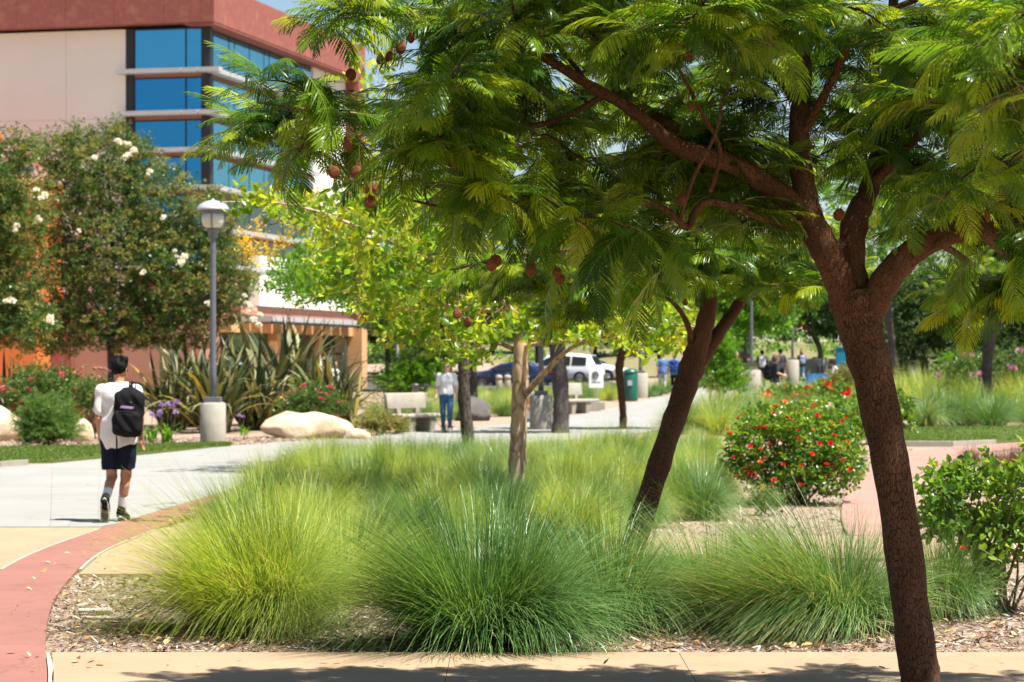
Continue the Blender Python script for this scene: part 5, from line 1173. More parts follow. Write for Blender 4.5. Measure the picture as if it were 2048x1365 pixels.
# ------------------------------------------------------------------ street furniture
M['pole'] = surf('grey_painted_metal', (0.14,0.14,0.155), (0.11,0.11,0.125), 0.4, 4, metal=0.2)
M['cap'] = surf('pale_grey_metal', (0.42,0.42,0.44), (0.36,0.36,0.38), 0.4, 4, metal=0.1)
M['lens'] = surf('frosted_lens', (0.62,0.58,0.46), (0.56,0.52,0.42), 0.35, 6)
M['green_bin'] = surf('green_metal', (0.01,0.10,0.07), (0.008,0.08,0.055), 0.35, 4)
M['sign_white'] = surf('white_sign', (0.72,0.72,0.70), (0.66,0.66,0.64), 0.5, 4)
M['sign_dark'] = surf('dark_ink', (0.05,0.06,0.06), (0.04,0.05,0.05), 0.5, 4)
M['sign_orange'] = surf('orange_ink', (0.75,0.30,0.05), (0.70,0.27,0.05), 0.5, 4)
M['sign_blue'] = surf('blue_ink', (0.05,0.28,0.55), (0.05,0.25,0.5), 0.5, 4)
M['teal'] = surf('teal_paint', (0.0,0.16,0.25), (0.0,0.14,0.22), 0.5, 4)
M['blue_table'] = surf('blue_cloth', (0.0,0.14,0.36), (0.0,0.12,0.31), 0.6, 4)
M['black'] = surf('black_plastic', (0.015,0.015,0.017), (0.01,0.01,0.012), 0.5, 8)
def lamp(px, d, label, h, base_h, base_r, head=True):
    t = thing('lamp_post', label, 'lamp post', on_ground(px, d), group='lamp posts')
    MB().lathe([(base_r*.98,-.05),(base_r,0),(base_r,base_h-.04),(base_r-.03,base_h-.008),(base_r-.06,base_h)], 28).obj('concrete_base', M['conc'], t, True)
    MB().box((-.17,-.17,base_h+.002),(.17,.17,base_h+.11),0,.012).obj('base_plate', M['pole'], t)
    top = h-.62 if head else h
    MB().lathe([(.072,base_h+.11),(.068,base_h+.6),(.058,top-.05),(.058,top)], 18).obj('pole', M['pole'], t, True)
    if head:
        hd = MB().lathe([(.06,top-.16),(.10,top-.15),(.10,top-.02),(.14,top),(.15,top+.03)], 24).obj('collar', M['pole'], t, True)
        MB().lathe([(.13,top+.035),(.205,top+.10),(.235,top+.20),(.235,top+.34)], 24).obj('lens', M['lens'], t, True)
        cage = MB()
        for k in range(4):
            a = math.pi/4+k*math.pi/2-.78; ca, sa = math.cos(a), math.sin(a)
            cage.tube([(.15*ca,.15*sa,top+.03),(.218*ca,.218*sa,top+.10),(.247*ca,.247*sa,top+.2),(.247*ca,.247*sa,top+.35)], .012, 6)
        cage.obj('cage', M['pole'], t)
        MB().lathe([(.25,top+.342),(.27,top+.36),(.27,top+.42),(.245,top+.43)], 28).obj('lens_ring', M['pole'], t, True)
        MB().lathe([(.30,top+.41),(.335,top+.425),(.33,top+.445),(.28,top+.52),(.20,top+.575),(.10,top+.605),(.03,top+.615),(.028,top+.64),(.0,top+.645)], 32).obj('dome_cap', M['cap'], t, True)
    return t
lamp(426, 49.5, 'grey lamp post with domed lantern on a round concrete base, left side', 5.02, .88, .265)
lamp(1082, 60, 'concrete lamp base with dark pole behind the pale-barked trunk', 5.2, .88, .28)
lamp(1281, 97, 'concrete lamp base right of the green bin', 5.2, 1.0, .30)
lamp(1503, 108, 'concrete lamp base on the far plaza behind the man in black', 5.2, .95, .42)
lamp(1585, 122, 'pale concrete post behind the woman with long hair', 5.2, 1.3, .33, True)
def bench(px, py, label, rz, s=1.0):
    t = thing('concrete_bench', label, 'bench', gp(px, py), rz, 'concrete benches', s)
    for x in (-.42, .32):
        b = MB(); V = [(x-.09,-.22,0),(x+.09,-.22,0),(x+.09,.22,0),(x-.09,.22,0),(x-.12,-.26,.36),(x+.12,-.26,.36),(x+.12,.26,.36),(x-.12,.26,.36)]
        b.add(V, [(0,3,2,1),(4,5,6,7),(0,1,5,4),(1,2,6,5),(2,3,7,6),(3,0,4,7)]); b.obj('leg', M['conc'], t)
    MB().box((-.85,-.3,.362),(.85,.3,.46),0,.03).obj('seat', M['conc'], t, True)
    for x in (-.35, .35): MB().box((x-.07,.24,.463),(x+.07,.34,.6)).obj('back_support', M['conc'], t)
    MB().box((-.72,-.06,0),(.72,.05,.40),0,.03,Matrix.Translation((0,.32,.56))@Matrix.Rotation(-.14,4,'X')).obj('backrest', M['conc'], t, True)
bench(832, 866, 'pale concrete bench with backrest left of the woman in jeans', math.radians(52))
bench(1152, 828, 'pale concrete bench between the dark straight trunk and the white sign', math.radians(52))
for k, (px, lab) in enumerate(((998,'short concrete bollard, leftmost of three before the dark blue car'),(1015,'short concrete bollard, middle of three before the dark blue car'),(1051,'short concrete bollard peeking out right of the pale-barked trunk'))):
    t = thing('bollard', lab, 'bollard', on_ground(px, 112), group='concrete bollards'); MB().lathe([(.15,-.05),(.15,.66),(.135,.70)], 16).obj('post', M['conc'], t, True); MB().lathe([(.158,.705),(.158,.84),(.12,.90),(.0,.93)], 16).obj('cap', M['conc'], t, True)
t = thing('path_light', 'small black path light in the lime shrubs left of the bench', 'path light', on_ground(831, 76)); MB().lathe([(.05,-.05),(.05,.7)], 12).obj('post', M['black'], t, True); MB().lathe([(.09,.7),(.10,.72),(.10,.9),(.115,.91),(.10,.96),(.0,.97)], 14).obj('head', M['pole'], t, True)
t = thing('far_lamp', 'thin dark lamp pole on the lawn right of the ochre pillar', 'lamp post', on_ground(795, 150)); MB().lathe([(.5,-.1),(.5,.25),(.45,.28)], 16).obj('concrete_base', M['conc'], t, True); MB().lathe([(.2,.282),(.09,.45),(.08,6)], 12).obj('pole', M['pole'], t, True)
# sign by the second bench
t = thing('white_sign', 'white sign with round dark emblem on a thin post in a concrete foot', 'sign', gp(1192, 822), 0.1)
MB().box((-.28,-.2,0),(.28,.2,.30),0,.02).obj('concrete_foot', M['conc'], t); MB().lathe([(.022,.302),(.022,1.35)], 8).obj('post', M['cap'], t, True)
sg = MB().box((-.24,-.055,.75),(.24,-.03,1.43),0,.008).obj('panel', M['sign_white'], t)
em = MB(); em.tube([(.09*math.cos(a)-.03, -.06, 1.17+.10*math.sin(a)) for a in np.linspace(0, 6.2832, 20)], .025, 5); em.tube([(-.07,-.06,1.17),(-.01,-.06,1.17)], .04, 5); em.obj('emblem', M['sign_dark'], sg)
MB().box((-.16,-.06,.92),(.16,-.0565,.945)).obj('text_line', M['sign_dark'], sg)
# bin, notice frame, table
t = thing('litter_bin', 'dark green cylindrical litter bin beyond the walk', 'bin', gp(1261, 803)); MB().lathe([(.27,0),(.28,.03),(.28,1.02),(.26,1.05)], 24).obj('body', M['green_bin'], t, True); MB().lathe([(.29,1.055),(.29,1.13),(.2,1.22),(.0,1.25)], 24).obj('lid', M['green_bin'], t, True); MB().box((-.12,-.3,.6),(.05,-.275,.8)).obj('sticker', M['cap'], t)
t = thing('sandwich_board', 'white, orange and blue sandwich board beside the concrete lamp base', 'sign', gp(1055, 846), -.15)
for sgn, nm in ((-1,'front_panel'),(1,'rear_panel')):
    pn = MB().box((-.28,-.012,0),(.28,.012,.86),0,0,Matrix.Translation((0,sgn*.2,0))@Matrix.Rotation(-sgn*.2,4,'X')).obj(nm, M['sign_white'], t)
    if sgn < 0:
        for z0, z1, m_ in ((.04,.12,'sign_blue'),(.34,.44,'sign_orange'),(.52,.72,'sign_orange')): MB().box((-.2,-.018,z0),(.2,-.0125,z1),0,0,Matrix.Translation((0,sgn*.2,0))@Matrix.Rotation(-sgn*.2,4,'X')).obj('print', M[m_], pn)
t = thing('blue_table', 'table with a bright blue cloth on the far plaza', 'table', on_ground(1637, 108))
V = [(-.62,-.36,.02),(.62,-.36,.02),(.62,.36,.02),(-.62,.36,.02),(-.48,-.32,.78),(.48,-.32,.78),(.48,.32,.78),(-.48,.32,.78)]
MB().add(V, [(0,3,2,1),(4,5,6,7),(0,1,5,4),(1,2,6,5),(2,3,7,6),(3,0,4,7)]).obj('cloth', M['blue_table'], t); MB().tube([(.05,0,.79),(.06,0,1.1)], .015, 6).obj('stand', M['pole'], t); MB().box((-.06,-.02,1.1),(.16,.02,1.45),0,.02).obj('notice', M['sign_dark'], t)
t = thing('teal_post', 'tall teal banner post at the edge of the thick trunk', 'post', on_ground(1684, 112)); MB().box((-.28,-.15,0),(.28,.15,1.9),0,.02).obj('column', M['teal'], t); MB().box((-.32,-.19,1.903),(.32,.19,1.98)).obj('cap', M['teal'], t)
t = thing('plaza_planter', 'round concrete drum planter far behind the plaza table', 'planter', on_ground(1640, 140)); MB().lathe([(.42,0),(.45,.05),(.45,1.3),(.4,1.34)], 20).obj('drum', M['conc'], t, True)

# ------------------------------------------------------------------ parked cars
M['car_glass'] = glass_mat('car_glass', (0.03,0.04,0.05), .03, .6)
M['tyre'] = surf('tyre_rubber', (0.02,0.02,0.02), (0.015,0.015,0.015), .85, 12); M['rim'] = surf('alloy', (0.45,0.45,0.46), (0.4,0.4,0.4), .3, 6, metal=.9)
M['tail'] = surf('tail_lamp', (0.45,0.01,0.015), (0.4,0.01,0.01), .2, 4); M['head_l'] = surf('head_lamp', (0.6,0.6,0.62), (0.55,0.55,0.55), .1, 4); M['amber'] = surf('amber_lamp', (0.7,0.3,0.03), (0.65,0.28,0.03), .3, 4)
def car(label, px, d, rz, paint, L, W, Ht, suv, flip=1):
    t = thing('parked_car', label, 'car', on_ground(px, d)+Vector((0,0,.03)), rz, 'cars parked beyond the walk')
    top = [(-L/2,.62),(-L/2+.06,.78),(-L/2+.5,.86),(-L/2+1.15,.98),(-L/2+1.9,Ht-.12),(-L/2+2.4,Ht-.01),(0.35,Ht),(L/2-1.3,Ht-.03),(L/2-(.45 if suv else 1.05),Ht-(.12 if suv else .22)),(L/2-(.10 if suv else .45),1.05 if suv else 1.0),(L/2-.03,.9),(L/2,.62)]
    belt = .98 if suv else .90; V = []; st = []
    xs_ = np.unique(np.concatenate([np.linspace(-L/2, L/2, 42), [p[0] for p in top]])); nP = 9
    def sec(x):
        zt = float(np.interp(x, [p[0] for p in top], [p[1] for p in top])); e = abs(x)/(L/2); w = W/2*(1-.16*max(0,(e-.75)/.25)**2); zb = .28+.12*max(0,(e-.85)/.15)
        b_ = min(belt, zt-.03); g_ = max(0, zt-belt); wr = w-.10-.22*min(1, g_/.6)*(g_ > 0.02)
        if g_ <= .02: wr = w-.12
        return [(x,0,zb),(x,w*.9,zb),(x,w*.98,zb+.12),(x,w,min(.62,b_-.02)),(x,w*.97,b_),(x,(w*.97+wr)/2+.01,(b_+zt)/2),(x,wr+.02,zt-.05),(x,wr-.08,zt-.005),(x,0,zt)]
    for x in xs_: V += sec(x)
    n = len(xs_); Vm = V+[(a,-b,c) for a,b,c in V]; Fc = []
    for i in range(n-1):
        for k in range(nP-1):
            a = i*nP+k; Fc.append((a,a+1,a+nP+1,a+nP)); o2 = n*nP; Fc.append((o2+a,o2+a+nP,o2+a+nP+1,o2+a+1))
    for e in (0, n-1):
        r1 = [e*nP+k for k in range(nP)]+[n*nP+e*nP+k for k in range(nP-2,0,-1)]; Fc.append(tuple(r1 if e else r1[::-1]))
    bd = obj('body', mesh_from('body', Vm, Fc, paint), t); bm = bmesh.new(); bm.from_mesh(bd.data); bmesh.ops.remove_doubles(bm, verts=bm.verts, dist=.001); bmesh.ops.recalc_face_normals(bm, faces=bm.faces); bm.to_mesh(bd.data); bm.free()
    x_a, x_b = -L/2+1.45, L/2-(.55 if suv else .95); cuts = [x_a, x_a+.95, x_a+1.95, x_b] if suv else [x_a+.1, x_a+1.05, x_a+1.95, x_b-.1]
    for sd in (-1, 1):
        for c0, c1 in zip(cuts[:-1], cuts[1:]):
            Vw = []; m_ = 6
            for x in np.linspace(c0+.035, c1-.035, m_):
                s_ = sec(x); p0, p1 = Vector(s_[4]), Vector(s_[6])
                for v in (.10, .86): q = p0.lerp(p1, v); mid = Vector(s_[5]); q.y += .028; Vw.append((q.x, sd*q.y, q.z))
            obj('window', mesh_from('window', Vw, [(2*i, 2*i+1, 2*i+3, 2*i+2) for i in range(m_-1)], M['car_glass'], False), bd)
        for xw in (-L/2+.9, L/2-.95):
            R = .36 if suv else .32; wh = obj('wheel', None, t, (xw, sd*(W/2-.10), R))
            def disc(r0, r1, y0, y1, nn=24):
                b = MB(); Vd = []; 
                for (r_, y_) in ((r0,y0),(r1,y0),(r1,y1),(r0,y1)):
                    Vd += [(r_*math.cos(6.2832*i/nn), y_, r_*math.sin(6.2832*i/nn)) for i in range(nn)]
                b.add(Vd, [(j*nn+i, j*nn+(i+1)%nn, ((j+1)%4)*nn+(i+1)%nn, ((j+1)%4)*nn+i) for j in range(4) for i in range(nn)]); return b
            disc(.62*R, R, -.11, .11).obj('tyre', M['tyre'], wh); rm = disc(.50*R, .618*R, -.09, .09)
            for k in range(5): a = k*1.2566; rm.tube([(0, sd*.07, 0), (.55*R*math.cos(a), sd*.08, .55*R*math.sin(a))], .03, 5)
            rm.obj('rim', M['rim'], wh); disc(R*1.0, R*1.16, -.08, .112).obj('wheel_arch', M['black'], wh)
        MB().box((L/2-.42, sd*(W/2-.16)-.10, .80),(L/2-.03, sd*(W/2-.16)+.145, .98),0,.03).obj('tail_lamp', M['tail'], bd)
        MB().box((-L/2+.02, sd*(W/2-.28)-.14, .62),(-L/2+.35, sd*(W/2-.28)+.15, .76),0,.03).obj('head_lamp', M['head_l'], bd)
        MB().box((-L/2+.36, sd*(W/2)-.05, .66),(-L/2+.50, sd*(W/2)+.015, .72),0,.01).obj('marker_lamp', M['amber'], bd)
        MB().box((x_a+.05, sd*(W/2+.06)-.09, belt+.02),(x_a+.2, sd*(W/2+.06)+.09, belt+.18),0,.03).obj('mirror', paint, bd)
        for c0 in cuts[1:3]: MB().box((c0-.24, sd*(W/2+.005)-.015, .80),(c0-.06, sd*(W/2+.005)+.015, .83),0,.006).obj('door_handle', M['rim'], bd)
    def screen(x0, x1, nm):
        Vw = []
        for x in np.linspace(x0, x1, 5):
            s_ = sec(x); hw = s_[7][1]*.92
            for y in np.linspace(-hw, hw, 5): Vw.append((x+(-.02 if x < 0 else .02), y, s_[8][2]+.022))
        obj(nm, mesh_from(nm, Vw, [(i*5+k, i*5+k+1, i*5+k+6, i*5+k+5) for i in range(4) for k in range(4)], M['car_glass'], False), bd)
    screen(-L/2+1.25, -L/2+1.88, 'windscreen'); screen(L/2-(.42 if suv else 1.0), L/2-(.12 if suv else .5), 'rear_window')
    MB().box((-L/2-.02,-W/2+.2,.30),(-L/2+.10,W/2-.2,.56),0,.03).obj('front_bumper', M['black'], bd); MB().box((L/2-.10,-W/2+.15,.30),(L/2+.03,W/2-.15,.52),0,.03).obj('rear_bumper', M['black'], bd)
    MB().box((L/2-.012,-.26,.62),(L/2+.012,.26,.74)).obj('number_plate', M['sign_white'], bd)
    return t
PW = surf('white_car_paint', (0.72,0.73,0.75), (0.70,0.71,0.73), .25, 2, coat=.6); PBL = surf('navy_car_paint', (0.008,0.02,0.065), (0.007,0.017,0.055), .22, 2, coat=.8)
car('white sport utility car behind the straight dark trunk', 1120, 139, math.radians(-20), PW, 4.9, 1.92, 1.76, True)
car('dark navy saloon car behind the pale-barked trunk', 1026, 130, math.radians(-14), PBL, 4.75, 1.84, 1.43, False)
car('white car behind the white sign, nose to the right', 1176, 143, math.radians(164), PW, 4.6, 1.84, 1.45, False)
# ------------------------------------------------------------------ people
def cloth(name, c, c2=None, rough=.85): return surf(name, c, c2 or tuple(x*.85 for x in c), rough, 25, .25, 90, spec=.12)
SK = {'tan': surf('skin_tan', (0.42,0.20,0.115), (0.38,0.175,0.10), .5, 12), 'fair': surf('skin_fair', (0.58,0.33,0.24), (0.53,0.29,0.21), .5, 12), 'mid': surf('skin_mid', (0.30,0.15,0.09), (0.27,0.13,0.08), .5, 12)}
HAIR = {'black': surf('black_hair', (0.004,0.004,0.005), (0.007,0.006,0.007), .6, 60, .4, 200, spec=.10), 'blond': surf('blond_hair', (0.34,0.19,0.075), (0.26,0.14,0.055), .45, 60, .5, 200), 'brown': surf('brown_hair', (0.15,0.065,0.03), (0.11,0.045,0.02), .45, 60, .5, 200)}
CLM = {'white': cloth('white_cotton', (0.72,0.71,0.70)), 'black': cloth('black_cloth', (0.009,0.009,0.011)), 'navy': cloth('navy_cloth', (0.010,0.013,0.028)), 'denim': cloth('blue_denim', (0.05,0.12,0.24), (0.035,0.085,0.18)), 'pale_denim': cloth('pale_denim', (0.16,0.30,0.48), (0.12,0.24,0.40)), 'blue': cloth('blue_cloth_shirt', (0.10,0.17,0.36)), 'grey': cloth('grey_cloth', (0.30,0.30,0.32)), 'charcoal': cloth('charcoal_cloth', (0.05,0.05,0.06)), 'sock': cloth('white_sock', (0.75,0.74,0.76)), 'sole': cloth('brown_sole', (0.09,0.05,0.04)), 'rim': cloth('pale_rubber', (0.66,0.62,0.57)), 'backblue': cloth('blue_nylon', (0.02,0.06,0.22)), 'packgrey': cloth('pale_grey_nylon', (0.5,0.5,0.5)), 'lilac': cloth('lilac_nylon', (0.28,0.28,0.5)), 'shoe': cloth('dark_shoe', (0.010,0.010,0.012)), 'pale': cloth('pale_lilac_shirt', (0.66,0.62,0.70)), 'greytrouser': cloth('grey_trousers', (0.42,0.43,0.5))}
DEF = dict(head=(0,.02,1.60), turn=0.0, neck=(0,0,1.44), sh=((-.175,0,1.385),(.175,0,1.385)), el=((-.225,-.02,1.11),(.225,-.02,1.11)), wr=((-.225,.06,.87),(.225,.06,.87)), hip=((-.09,0,.92),(.09,0,.92)), kn=((-.10,.03,.49),(.10,.03,.49)), an=((-.10,-.02,.09),(.10,-.02,.09)), toe=((-.12,.16,.03),(.12,.16,.03)), palm=None)
def person(label, loc, rz, shirt, pants, skin, hair, pose=None, shorts=False, sleeve='short', hairstyle='short', h=.011, scale=1.0, shoes='shoe', socks=None, hem=.84, glasses=False, female=False, group=None, bald=False, tank=False):
    q = dict(DEF); q.update(pose or {}); t = thing('person', label, 'person', loc, rz, group, scale); sk = SK[skin]
    A = lambda p: np.array(p, float); allp = np.array([p for k in ('sh','el','wr','hip','kn','an','toe') for p in q[k]]+[q['head'], q['neck']])
    lo = allp.min(0)-.26; hi = allp.max(0)+.26; lo[2] = min(lo[2], -.03)
    hw = .92 if female else 1.0
    f = Field(lo, hi, h); hd = A(q['head']); nk = A(q['neck']); hipc = (A(q['hip'][0])+A(q['hip'][1]))/2
    cht = nk+(hipc-nk)*.28; wst = nk+(hipc-nk)*.62
    f.ell(hipc+(0,0,.02), (.165,.115,.13), .03); f.ell(wst, (.135*hw,.10,.16), .04); f.ell(cht, (.165*hw,.115,.18), .04)
    if female: f.ell(cht+(0,.07,-.03), (.12,.07,.075), .03)
    f.cap(nk-(0,0,.05), hd-(0,.01,.06), .058, .052, .02)
    ct, st = math.cos(q['turn']), math.sin(q['turn']); R = np.array([[ct,-st,0],[st,ct,0],[0,0,1]])
    hp = lambda x,y,z: hd+R@np.array([x,y,z])
    f.ell(hp(0,-.005,.02), (.076,.096,.10), .02, R); f.ell(hp(0,.03,-.05), (.055,.065,.065), .03, R)
    f.cap(hp(0,.085,.012), hp(0,.108,-.018), .010, .014, .012); f.cap(hp(-.022,.088,-.055), hp(.022,.088,-.055), .009, .009, .012); f.ell(hp(0,.07,-.095), (.03,.025,.02), .02, R)
    for s in (-1,1): f.ell(hp(s*.078,.0,.0), (.012,.022,.032), .008, R)
    for i, s in ((0,-1),(1,1)):
        sh, el, wr = A(q['sh'][i]), A(q['el'][i]), A(q['wr'][i]); hip, kn, an, toe = A(q['hip'][i]), A(q['kn'][i]), A(q['an'][i]), A(q['toe'][i])
        f.cap(nk-(0,0,.035), sh, .055, .055*hw, .04); f.cap(sh, el, .052*hw, .040*hw, .02); f.cap(el, wr, .041*hw, .027, .015)
        d = wr-el; d = d/np.linalg.norm(d); sd = np.cross(d, np.array([s*1.0,0,0])); sd = sd/max(np.linalg.norm(sd),1e-6); nm = np.cross(d, sd); nm = nm*(-s)
        pc = wr+d*.045; f.cap(wr, wr+d*.03, .026, .026, .012); f.ell(pc+d*.01, (.018+.026*abs(sd[0])+.03*abs(d[0]), .018+.026*abs(sd[1])+.03*abs(d[1]), .018+.026*abs(sd[2])+.03*abs(d[2])), .012)
        for k, (o_, L_) in enumerate(((-.030,.062),(-.010,.074),(.011,.070),(.031,.054))):
            b0 = wr+d*.078+sd*o_; b1 = b0+d*L_*.5+nm*.012; b2 = b1+d*L_*.42+nm*.024; f.cap(b0-d*.02, b1, .0098, .009, .004); f.cap(b1, b2, .009, .0078, .003)
        th0 = wr+d*.035-sd*.026; th1 = th0-sd*.026+d*.034+nm*.012; th2 = th1+d*.034+nm*.012; f.cap(th0, th1, .0125, .011, .006); f.cap(th1, th2, .011, .0095, .003)
        f.cap(hip, kn, .083, .055, .03); f.cap(kn, an, .054, .035, .02); mc = kn+(an-kn)*.3; bk = np.array([0,-.018,0]); f.cap(mc+bk, mc+(an-kn)*.2+bk, .045, .038, .03); f.cap(an, an+(toe-an)*.45, .036, .04, .02); f.cap(an+(toe-an)*.3, toe, .038, .032, .02)
    obj('body', f.mesh('body', sk), t)
    # shirt
    if shirt:
        g = Field(lo, hi, h*1.1); e = .020
        g.ell(cht, (.165*hw+e+.004,.115+e+.004,.20), .04); g.ell(wst, (.145*hw+e,.108+e,.2), .05); g.ell(hipc+(0,0,.02), (.175+e,.125+e,.26), .05); g.cap(wst, hipc-(0,0,.06), .13+e*.6, .135+e*.6, .05) if (isinstance(hem, tuple) or hem < .84) else None
        for i in (0,1):
            sh, el, wr = A(q['sh'][i]), A(q['el'][i]), A(q['wr'][i]); g.cap(nk-(0,0,.05), sh, .062, .062+e*.6, .04)
            if tank: continue
            se = sh+(el-sh)*(.72 if sleeve == 'short' else 1.0); g.cap(sh, se, .060+e*.5, .060 if sleeve == 'short' else .052, .02)
            if sleeve == 'long': g.cap(el, wr, .050, .038, .02)
        if female: g.ell(cht+(0,.07,-.03), (.12+e,.07+e,.075+e), .03)
        g.cut((0,0,-1), (0,0,hem)) if not isinstance(hem, tuple) else g.cut(hem[0], hem[1])
        g.carve(lambda v,X,Y,Z: np.maximum(v, .088-np.sqrt((X-nk[0])**2+(Y-nk[1]-.01)**2+((Z-nk[2]-.055)*1.1)**2)))
        K = [(38,9,6,.0),(61,20,-9,1.7),(24,31,13,4.0),(18,5,-30,2.0)]
        g.carve(lambda v,X,Y,Z: v+sum(.0042*np.sin(a*X+b*Y+c*Z+p) for a,b,c,p in K)*np.clip((1.40-Z)*4,0,1)); obj('shirt', g.mesh('shirt', CLM[shirt]), t)
    # trousers or shorts
    g = Field(lo, hi, h*1.1); e = .018
    g.ell(hipc+(0,0,.015), (.182,.136,.165), .04)
    for i in (0,1):
        hip, kn, an = A(q['hip'][i]), A(q['kn'][i]), A(q['an'][i])
        if shorts: g.cap(hip, hip+(kn-hip)*1.05, .094+e*.3, .096, .015)
        else: g.cap(hip, kn, .088+e*.4, .062+e*.3, .025); g.cap(kn, an+(kn-an)*.06, .062+e*.2, .046, .02)
    g.cut((0,0,1), (0,0,1.03))
    if shorts: g.cut((0,0,-1), (0,0,.545)); g.carve(lambda v,X,Y,Z: v+.004*np.sin(45*X+14*Y)+.003*np.sin(28*Z+30*X))
    obj('shorts' if shorts else 'trousers', g.mesh('trousers', CLM[pants]), t)
    for i, s in ((0,-1),(1,1)):
        an, toe, kn = A(q['an'][i]), A(q['toe'][i]), A(q['kn'][i]); g = Field(np.minimum(an,toe)-.16, np.maximum(an,toe)+.16, h)
        ft = (toe-an); hl = an-np.array([0, ft[1]*.12, 0])-np.array([0,0,0.0])
        hl = an-(ft/np.linalg.norm(ft))*.02; up = (kn-an)/np.linalg.norm(kn-an)
        g.cap(hl-up*.035, hl+ft*.5-up*.022, .046, .048, .02); g.cap(hl+ft*.4-up*.02, toe+ft*.06, .047, .040, .02); g.cap(hl+up*.0, hl+up*.025, .046, .044, .02)
        so = obj('shoe', g.mesh('shoe', CLM[shoes]), t)
        if socks:
            g = Field(np.minimum(an,kn)-.14, np.maximum(an,kn)+.14, h); g.cap(an+up*.0, an+up*.15, .045, .050, .01); obj('sock', g.mesh('sock', CLM[socks]), t)
    # hair
    if not bald:
        g = Field(hd-.3, hd+.3, h*.8)
        g.ell(hp(0,-.016,.034), (.088,.104,.104), .02, R)
        if hairstyle == 'short':
            g.cut(tuple(R@np.array([0,.62,-1.0])), tuple(hp(0,-.05,-.045))); g.cap(hp(-.03,.06,.10), hp(.04,.05,.105), .028, .024, .03); g.cap(hp(-.05,0,.095), hp(.05,-.01,.095), .042, .042, .03)
            rs = np.random.RandomState(3); K = rs.normal(0, 55, (7,3)); P_ = rs.uniform(0,6,7); g.carve(lambda v,X,Y,Z: v+sum(.0042*np.sin(K[k,0]*X+K[k,1]*Y+K[k,2]*Z*.6+P_[k]) for k in range(7)))
        else:
            g.carve(lambda v,X,Y,Z: np.maximum(v, ((X-hp(0,.055,-.02)[0])*(-st)+(Y-hp(0,.055,-.02)[1])*ct)-np.maximum(0,(Z-hd[2]-.05))*1.2))
            g.cap(hp(-.055,-.03,-.02), hp(-.075,-.035,-.16), .042, .03, .03); g.cap(hp(.055,-.03,-.02), hp(.075,-.035,-.16), .042, .03, .03); g.cap(hp(0,-.07,0), hp(0,-.085,-.18), .07, .05, .03)
            if hairstyle == 'tail': g.cap(hp(0,-.10,.02), hp(0,-.16,-.20), .035, .02, .02)
        obj('hair', g.mesh('hair', HAIR[hair]), t)
    if glasses:
        b = MB()
        for s in (-1,1):
            c = hp(s*.034,.094,.012); b.tube([tuple(c+R@np.array([-.024,0,0])), tuple(c+R@np.array([.024,0,0]))], [.021,.021], 8); b.tube([tuple(hp(s*.055,.09,.014)), tuple(hp(s*.08,0,.02))], .004, 5)
        b.obj('sunglasses', M['black'], t)
    else:
        for s in (-1,1):
            MB().lathe([(.001,-.007),(.006,-.004),(.008,0),(.006,.004),(.001,.007)], 8, 0, tuple(hp(s*.032,.088,.014))).obj('eye', M['black'], t, True)
    return t
def pack(t_loc, rz, label, col, c=(0,-.2,1.2), hf=(.15,.09,.23), tilt=0.0, straps=(-1,1), scale=1.0, name='backpack', extra=None, h=.011):
    t = thing(name, label, 'backpack', t_loc, rz, None, scale); R = np.array(Matrix.Rotation(tilt,3,'Y')); c = np.array(c)
    f = Field(c-.42, c+.42, h); L = lambda x,y,z: c+R@np.array([x,y,z])
    f.rbox(c, hf, .07, 0, R); f.ell(L(0,0,hf[2]*.55), (hf[0]*.9,hf[1]*1.0,hf[2]*.62), .03, R); f.rbox(L(0,-hf[1]*.75,-hf[2]*.38), (hf[0]*.86,hf[1]*.55,hf[2]*.5), .045, .012, R)
    f.cut(tuple(R@np.array([0,0,1.0])), tuple(L(0,0,hf[2]*1.18)))
    K = [(30,12,25,.5),(55,-20,40,2.0)]; f.carve(lambda v,X,Y,Z: v+sum(.004*np.sin(a*X+b*Y+d*Z+p) for a,b,d,p in K))
    o = obj('bag', f.mesh('bag', CLM[col]), t)
    MB().tube([tuple(L(-.03,hf[1]*.7,hf[2]*.98)), tuple(L(-.035,hf[1]*.6,hf[2]*1.32)), tuple(L(.035,hf[1]*.6,hf[2]*1.32)), tuple(L(.03,hf[1]*.7,hf[2]*.98))], .008, 6).obj('handle', CLM[col], t)
    z0 = -hf[2]*.38+hf[2]*.5
    MB().tube([tuple(L(x, -hf[1]*1.27+.02*abs(x)/hf[0], z0-.06*(x/hf[0])**2)) for x in np.linspace(-hf[0]*.8,hf[0]*.8,9)], .005, 5).obj('zip', M['black'], t)
    MB().tube([tuple(L(.02,-hf[1]*.95,hf[2]*.62)), tuple(L(.03,-hf[1]*1.0,hf[2]*.50))], .007, 5).obj('zip_pull', M['cap'], t)
    if extra: extra(t, L)
    return t, L

